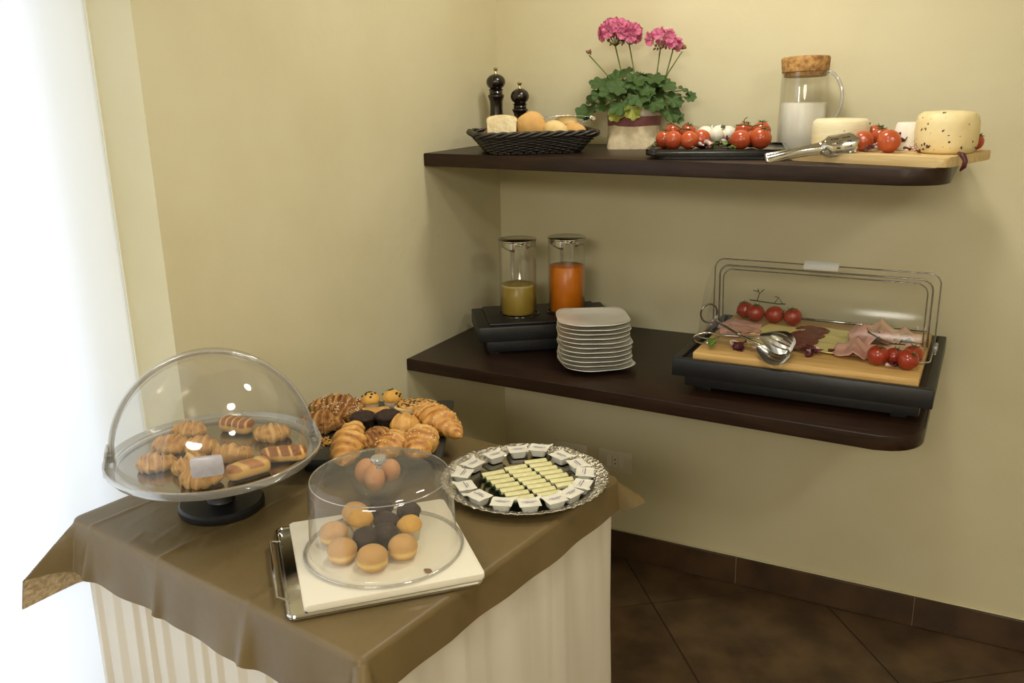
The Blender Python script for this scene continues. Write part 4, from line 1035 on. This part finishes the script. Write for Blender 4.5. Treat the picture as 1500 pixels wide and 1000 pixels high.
# ------------------------------------------------------------------ lower shelf: juice cooler, carafes
CC = Vector((.322, -.307, 0)); cra = RAD(35.5)
co = thing('juice_cooler', 'black plastic cooler base holding two juice carafes', 'cooler base', (CC.x, CC.y, ZL), cra)
part(co, 'plinth', merge(box(-.205, .205, -.115, .115, .006, .048, .004), *[box(x-.015, x+.015, y-.015, y+.015, 0, .006) for x in (-.18, .18) for y in (-.09, .09)]), M_black)
part(co, 'body', box(-.232, .232, -.134, .134, .047, .097, .004), M_black)
part(co, 'lid_panel', box(-.195, .195, -.120, .122, .0972, .105, .003), M_black)
for sx in (-1, 1):
    part(co, 'collar', xf(lathe([(.0655, .105), (.0655, .1085), (.069, .1085), (.070, .1055), (.0655, .105)], 40), (sx*.083, 0, 0)), M_blackg)
def carafe(label, sx, juice, lvl, foam, rz):
    c = CC + Vector((cos(cra), sin(cra), 0))*sx*.083
    t = thing('juice_carafe', label, 'carafe', (c.x, c.y, ZL+.1056), rz, 'juice carafes')
    part(t, 'glass', lathe([(0, 0), (.058, 0), (.062, .004), (.0625, .25), (.0600, .25), (.0595, .006), (.056, .003), (0, .003)], 52), M_glass, 60)
    j = part(t, 'juice', lathe([(0, .004), (.056, .004), (.0590, .008), (.0590, lvl-.002), (.057, lvl), (0, lvl)], 48), juice, 60)
    if foam: part(j, 'foam', lathe([(.059, lvl-.006), (.0592, lvl+.002), (.054, lvl+.0015), (.050, lvl+.0005)], 40), M_foam)
    l = part(t, 'lid', merge(lathe([(0, .255), (.0625, .255), (.0645, .2535), (.0645, .2505), (.0605, .2500), (0, .2500)], 48)), M_steel, 40)
    cv_ = []
    def fn(u, v):
        a = -pi*.5 + (u-.5)*pi*1.7; d = .030 if abs(u-.5) > .06 else .012; return (.0585*cos(a), .0585*sin(a), .2498 - (d*(.75+.25*cos(u*14)))*v)
    part(l, 'strainer', grid(60, 4, fn, .001), M_steel, 180)
    lp = [(-.010, -.0590, .2500), (-.006, -.066, .246), (0, -.069, .240), (.006, -.066, .246), (.010, -.0590, .2500)]
    part(l, 'spout_lip', tube(lp, .0022, 8), M_steel, 180)
    hp_ = [(0, .060, .225), (0, .085, .222), (0, .098, .200), (0, .098, .120), (0, .085, .085), (0, .060, .075)]
    part(t, 'handle', tube(hp_, .0075, 10), M_acryl, 180)
carafe('glass carafe less than half full of pale juice, left in the cooler', -1, M_pear, .102, True, RAD(38))
carafe('glass carafe mostly full of orange juice, right in the cooler', 1, M_orange, .158, False, RAD(34))

# ------------------------------------------------------------------ stack of plates
def platemesh():
    n = 64; prof = [(0, .0040), (.30, .0040), (.62, .0046), (.72, .0062), (.90, .0125), (1.0, .0165), (1.006, .0178), (.995, .0186), (.90, .0148), (.70, .0088), (.60, .0072), (.0, .0068)]
    V, F, rings = [], [], []
    for f, z in prof:
        if f < 1e-6: rings.append([len(V)]); V.append((0, 0, z)); continue
        idx = []
        for k in range(n):
            a = 2*pi*k/n; p = 2 + 1.9*f; r = .111*f/((abs(cos(a))**p + abs(sin(a))**p)**(1/p)); c = abs(sin(2*a))
            idx.append(len(V)); V.append((r*cos(a), r*sin(a), z + .004*f**4*c**6))
        rings.append(idx)
    for i in range(len(rings)-1):
        a, b = rings[i], rings[i+1]
        for k in range(n):
            k2 = (k+1) % n
            if len(a) == 1: F.append((a[0], b[k2], b[k]))
            elif len(b) == 1: F.append((a[k], a[k2], b[0]))
            else: F.append((a[k], a[k2], b[k2], b[k]))
    foot = lathe([(.050, 0), (.054, 0), (.056, .0045), (.048, .0045), (.050, 0)], 40)
    return merge((V, F), foot)
PLT = mesh('plate', platemesh(), M_china, 50)
rnd = random.Random(2); NP = 11
for k in range(NP):
    lab = 'topmost white square plate of the stack on the lower shelf' if k == NP-1 else 'bottom white square plate of the stack on the lower shelf' if k == 0 else 'white square plate in the stack, %s from the bottom' % ORD[k]
    o = tag(link('plate', PLT, None, (.586 + rnd.uniform(-.003, .003) - .0012*k, -.482 + rnd.uniform(-.003, .003) + .0016*k, ZL + .0005 + k*.0136), (0, 0, RAD(30 + rnd.uniform(-5, 5) + (14 if k == 0 else 0)))), lab, 'plate', 'stacked white plates')

# ------------------------------------------------------------------ roll-top cold cuts display
X0, X1, Y0, Y1 = .880, 1.556, -.622, -.085
cdp = thing('chilled_display', 'black chilled display base with open clear roll-top cover on the lower shelf', 'display stand', (0, 0, 0))
part(cdp, 'plinth', merge(box(X0+.03, X1-.03, Y0+.025, Y1-.02, ZL+.018, ZL+.052, .004), *[box(x-.02, x+.02, y-.02, y+.02, ZL+.0005, ZL+.018, .002) for x in (X0+.08, X1-.08) for y in (Y0+.075, Y1-.06)]), M_black)
ol = [(X0, Y0), (X1, Y0), (X1, Y1), (X0, Y1)]; il = [(X0+.022, Y0+.022), (X1-.022, Y0+.022), (X1-.022, Y1-.022), (X0+.022, Y1-.022)]
zt1, zt0, zin = ZL+.103, ZL+.052, ZL+.092
vv = [(x, y, zt0) for x, y in ol] + [(x, y, zt1) for x, y in ol] + [(x, y, zt1) for x, y in il] + [(x, y, zin) for x, y in il]
ff = [(3, 2, 1, 0), (12, 13, 14, 15)] + [(r*4+k, r*4+(k+1) % 4, (r+1)*4+(k+1) % 4, (r+1)*4+k) for r in range(3) for k in range(4)]
bm = bmesh.new(); vs_ = [bm.verts.new(p) for p in vv]
for f_ in ff: bm.faces.new([vs_[i] for i in f_])
bmesh.ops.bevel(bm, geom=bm.edges[:], offset=.003, segments=2, profile=.5, affect='EDGES')
part(cdp, 'body', frombm(bm), M_black)
ya, za = -.285, ZL+.118                                # pivot axis of the cover
xa, xb = .903, 1.532
def coverprof(R, inset, n=10):                         # r(x) across the width, with rounded shoulders
    a, b = xa+inset, xb-inset; rc_ = .030; P = [(a, 0.0), (a, (R-rc_)*.5)]
    for k in range(n+1):
        t = RAD(90*k/n); P.append((a + rc_ - rc_*cos(t), R - rc_ + rc_*sin(t)))
    for k in range(n+1):
        t = RAD(90 - 90*k/n); P.append((b - rc_ + rc_*cos(t), R - rc_ + rc_*sin(t)))
    return P + [(b, (R-rc_)*.5), (b, 0.0)]
def cover(R, inset, a0, a1):
    P = coverprof(R, inset)
    def fn(u, v):
        i = u*(len(P)-1); i0 = min(int(i), len(P)-2); fr = i-i0
        x = P[i0][0] + (P[i0+1][0]-P[i0][0])*fr; r = P[i0][1] + (P[i0+1][1]-P[i0][1])*fr
        a = RAD(a0 + (a1-a0)*v); return (x, ya + r*cos(a)*.86, za + r*sin(a))
    return grid(len(P)-1, 16, fn)
def coverrim(R, inset, a, rad, mm):
    return tube([(x, ya + r*cos(RAD(a))*.86, za + r*sin(RAD(a))) for x, r in coverprof(R, inset)], rad, 8)
oc = part(cdp, 'outer_cover', cover(.212, 0, 92, 178), M_clear, 60)
M_edge = clear('cover_edge_acrylic', (.42, .40, .36), .25, .6, .08, haze=.10, power=1.5)
part(oc, 'front_edge', coverrim(.212, 0, 91, .0022, None), M_edge, 180)
part(oc, 'rear_edge', coverrim(.212, 0, 178, .0022, None), M_acryl, 180)
ic = part(cdp, 'inner_cover', cover(.196, .018, 95, 176), M_clear, 60)
part(ic, 'front_edge', coverrim(.196, .018, 95, .0028, None), M_edge, 180)
part(ic, 'front_edge', coverrim(.186, .030, 97, .0022, None), M_edge, 180)
part(oc, 'grip', xf(box(-.049, .049, -.006, .004, -.016, .016, .003), (1.214, ya-.008, za+.211), (RAD(-58), 0, 0)), M_gripw, label='grip on the cover edge, coloured white for its reflected light')
for x in (xa-.004, xb+.004):
    part(cdp, 'pivot', xf(lathe([(0, -.006), (.014, -.006), (.016, -.003), (.016, .003), (.014, .006), (0, .006)], 24), (x, ya, za), (0, pi/2, 0)), M_acryl)
    part(cdp, 'pivot_post', box(x-.004, x+.004, ya-.012, ya+.012, ZL+.0932, za-.012, .002), M_acryl)
part(cdp, 'rear_rail', tube([(xa+.03, Y1-.032, ZL+.122), (xb-.03, Y1-.032, ZL+.122)], .004, 8), M_steel, 180)
ZBB = ZL + .0925
solo('bamboo_board', 'light bamboo cutting board of cold cuts in the black display', 'cutting board', box(.930, 1.518, -.592, -.125, ZBB, ZBB+.026, .005), M_board, smooth=30)
ZF = ZBB + .0265
def slice_(name, label, cat, x, y, sx, sy, deg, m, seed, z=0, amp=.003, th=.0028, rnd_=.25, fold=0, grp=None):
    def fn(u, v):
        a, b = (u-.5)*2, (v-.5)*2
        k = 1 - rnd_*(a*a*b*b)
        px, py = a*sx/2*k, b*sy/2*k
        px += .05*sx*MN.noise(Vector((b*1.6, seed, 3))); py += .05*sy*MN.noise(Vector((a*1.6, seed, 7)))
        zz = amp*(1.0 + MN.noise(Vector((px*26+seed*5, py*26, seed)))*1.1 + .6*MN.noise(Vector((px*60, py*60+seed, 2))))
        if fold: zz += fold*max(0, 1-abs(a*1.1+b*.5+.2)*1.6)**1.2 + fold*.6*max(0, 1-abs(a*.4-b*1.2+.35)*2.2)
        return (px, py, max(0.0003, zz))
    return solo(name, label, cat, grid(22, 22, fn, th), m, (x, y, ZF + z), (0, 0, RAD(deg)), grp, 180)
g1, g2, g3 = 'ham and turkey slices on the bamboo board', 'cheese slices on the bamboo board', 'salami slices on the bamboo board'
slice_('ham_slice', 'pink ham slice at the left end of the bamboo board', 'ham', .990, -.300, .120, .150, -8, M_ham, 1, .003, .005, fold=.006, grp=g1)
slice_('ham_slice', 'pink ham slice under the left one behind the tongs', 'ham', 1.005, -.355, .120, .110, 6, M_ham, 2, .0, .004, fold=.010, grp=g1)
slice_('cheese_slice', 'yellow cheese slice beside the left ham, in front', 'cheese', 1.075, -.390, .095, .085, 20, M_edam, 3, .0, .001, rnd_=.02, grp=g2)
slice_('cheese_slice', 'large yellow cheese slice behind the tongs beside the salami', 'cheese', 1.105, -.300, .120, .140, -12, M_edam, 4, .004, .001, rnd_=.02, grp=g2)
for k, (x, y, d) in enumerate(((1.196, -.250, 4), (1.192, -.320, -3), (1.188, -.392, 3), (1.184, -.440, -5))):
    slice_('salami_slice', 'dark red salami slice, %s in the overlapping row' % ('rearmost' if k == 0 else 'frontmost' if k == 3 else ORD[k] + ' from the back'), 'salami', x, y, .098, .098, d, M_sal, 10+k, .002+.003*k, .003, rnd_=.45, grp=g3)
slice_('cheese_slice', 'rear yellow cheese slice between salami and folded ham', 'cheese', 1.272, -.245, .120, .085, -10, M_edam, 20, .001, .0015, rnd_=.02, grp=g2)
slice_('cheese_slice', 'middle yellow cheese slice between salami and folded ham', 'cheese', 1.276, -.332, .115, .090, 3, M_edam, 21, .004, .0012, rnd_=.02, grp=g2)
slice_('cheese_slice', 'front yellow cheese slice between salami and folded ham', 'cheese', 1.262, -.425, .120, .090, -6, M_edam, 22, .007, .0012, rnd_=.02, grp=g2)
slice_('ham_slice', 'rumpled pink ham slice at the front right of the cheese', 'ham', 1.350, -.430, .115, .165, -14, M_ham, 30, .003, .007, fold=.022, grp=g1)
slice_('ham_slice', 'rumpled pink ham slice in the middle of the right heap', 'ham', 1.368, -.330, .120, .140, 10, M_ham, 31, .012, .008, fold=.026, grp=g1)
slice_('ham_slice', 'pale ham slice folded at the rear of the right heap', 'ham', 1.395, -.230, .110, .120, -20, M_hamp, 32, .006, .007, fold=.026, grp=g1)
slice_('turkey_slice', 'pale turkey slice lying flat behind the front tomatoes', 'ham', 1.452, -.350, .110, .110, 12, M_hamp, 33, .006, .004, fold=.008, grp=g1)
slice_('turkey_slice', 'pale turkey slice folded at the right rear of the board', 'ham', 1.462, -.240, .095, .090, -8, M_hamp, 34, .003, .005, fold=.020, grp=g1)
g = 'tomatoes on the bamboo board'
for lab, x, y, r, e, rot in (
        ('deep red tomato at the front, leftmost of the right-hand cluster', 1.408, -.512, .0275, 1.02, (.4, .2, 0)),
        ('deep red tomato at the front right corner of the bamboo board', 1.482, -.520, .0275, 1.0, (.5, .6, 0)),
        ('deep red tomato behind the front right one on the bamboo board', 1.490, -.462, .0255, 1.0, (.2, .1, 0)),
        ('deep red tomato in the middle of the right-hand cluster', 1.446, -.490, .0235, 1.0, (.2, .3, 0)),
        ('deep red tomato, leftmost of the four at the board\'s back', .972, -.165, .0265, 1.0, (.2, -.3, 0)),
        ('deep red tomato, second from left at the board\'s back', 1.012, -.192, .0275, 1.0, (.3, .2, 0)),
        ('oblong deep red tomato, third from left at the board\'s back', 1.070, -.192, .0270, 1.15, (.2, 1.3, 0)),
        ('deep red tomato, rightmost of the four at the board\'s back', 1.126, -.196, .0275, 1.0, (.4, -.2, 0))):
    tomato(lab, (x, y, ZF + r*.98), r, e, rot, M_tomd, g)
vine('tomato_vine', 'dark green vine stalk above the tomatoes at the board\'s back', [(.985, -.165, ZF+.060), (1.03, -.18, ZF+.061), (1.075, -.185, ZF+.060), (1.10, -.19, ZF+.063)], [[(1.01, -.175, ZF+.060), (1.016, -.175, ZF+.085), (1.010, -.175, ZF+.100)], [(1.016, -.175, ZF+.085), (1.030, -.175, ZF+.100)], [(1.012, -.175, ZF+.092), (.996, -.175, ZF+.094)], [(1.065, -.183, ZF+.060), (1.078, -.183, ZF+.080), (1.090, -.183, ZF+.062)], [(1.078, -.183, ZF+.080), (1.066, -.183, ZF+.082)]])
vine('tomato_vine', 'green vine stalk over the right-hand tomatoes on the bamboo board', [(1.375, -.49, ZF+.082), (1.41, -.495, ZF+.066), (1.44, -.49, ZF+.056), (1.47, -.485, ZF+.056)], [[(1.38, -.49, ZF+.08), (1.372, -.49, ZF+.092)], [(1.44, -.49, ZF+.056), (1.45, -.50, ZF+.062)], [(1.455, -.487, ZF+.056), (1.46, -.475, ZF+.066)]])
salad(1.240, -.490, ZF, 10, (.030, .008), [M_radic, M_radw, M_radic], 24, .018, .034, label='radicchio shreds in front of the cheese slices on the bamboo board')
salad(1.446, -.528, ZF, 5, (.006, .012), [M_radic, M_radw], 25, .014, .024, label='radicchio piece between the front tomatoes on the bamboo board')
salad(1.020, -.520, ZF, 6, (.030, .012), [M_radw, M_lett, M_radic], 26, .026, .045, label='green leaf and radish pieces under the steel tongs')
# scissor tongs
t = thing('scissor_tongs', 'steel scissor tongs with slotted heads lying on the bamboo board', 'tongs', (0, 0, 0))
def loop(c, ax, ay, a0, n=24): return [(c[0] + ax[0]*cos(2*pi*k/n) + ay[0]*sin(2*pi*k/n), c[1] + ax[1]*cos(2*pi*k/n) + ay[1]*sin(2*pi*k/n), c[2] + ax[2]*cos(2*pi*k/n) + ay[2]*sin(2*pi*k/n)) for k in range(n)]
zz = ZF
part(t, 'arm', merge(tube([(.935, -.402, zz+.050), (.985, -.450, zz+.043), (1.035, -.498, zz+.037), (1.085, -.545, zz+.036), (1.115, -.560, zz+.032)], [.003, .0038, .004, .0036, .003], 8), tube(loop((.912, -.372, zz+.058), (.028, -.030, -.006), (.012, .012, .022), 0), .0032, 8, True)), M_steel, 180)
part(t, 'arm', merge(tube([(.972, -.498, zz+.026), (1.005, -.500, zz+.032), (1.040, -.500, zz+.033), (1.085, -.528, zz+.042), (1.110, -.545, zz+.046)], [.003, .0038, .004, .0036, .003], 8), tube(loop((.944, -.510, zz+.020), (.032, .012, .006), (-.006, -.010, .017), 0), .0032, 8, True)), M_steel, 180)
part(t, 'pivot', ball(.007, .007, .006, 12, 8), M_steel, 180, loc=(1.037, -.499, zz+.040))
def spoon(sgn):
    nx, ny = 22, 16; V, F = [], []
    for j in range(ny+1):
        for i in range(nx+1):
            u, v = i/nx, j/ny-.5
            w_ = .006 + .034*sin(min(1, u*1.25)*pi/2)*sqrt(max(.03, 1-max(0, (u-.45)/.56)**2))
            V.append((.098*u, v*2*w_, sgn*(.016*(1-4*v*v)*sin(min(1, u*1.1)*pi) + .006)))
    for j in range(ny):
        for i in range(nx):
            u, v = (i+.5)/nx, (j+.5)/ny-.5
            if .30 < u < .90 and any(abs(v-c) < .04 for c in (-.3, -.1, .1, .3)): continue
            F.append((j*(nx+1)+i, j*(nx+1)+i+1, (j+1)*(nx+1)+i+1, (j+1)*(nx+1)+i))
    return thicken((V, F), .0014)
part(t, 'slotted_head', xf(spoon(1), (1.106, -.550, zz+.054), (RAD(46), RAD(10), RAD(-8))), M_tong, 40)
part(t, 'slotted_head', xf(spoon(-1), (1.104, -.572, zz+.034), (RAD(30), RAD(8), RAD(-24))), M_tong, 40)
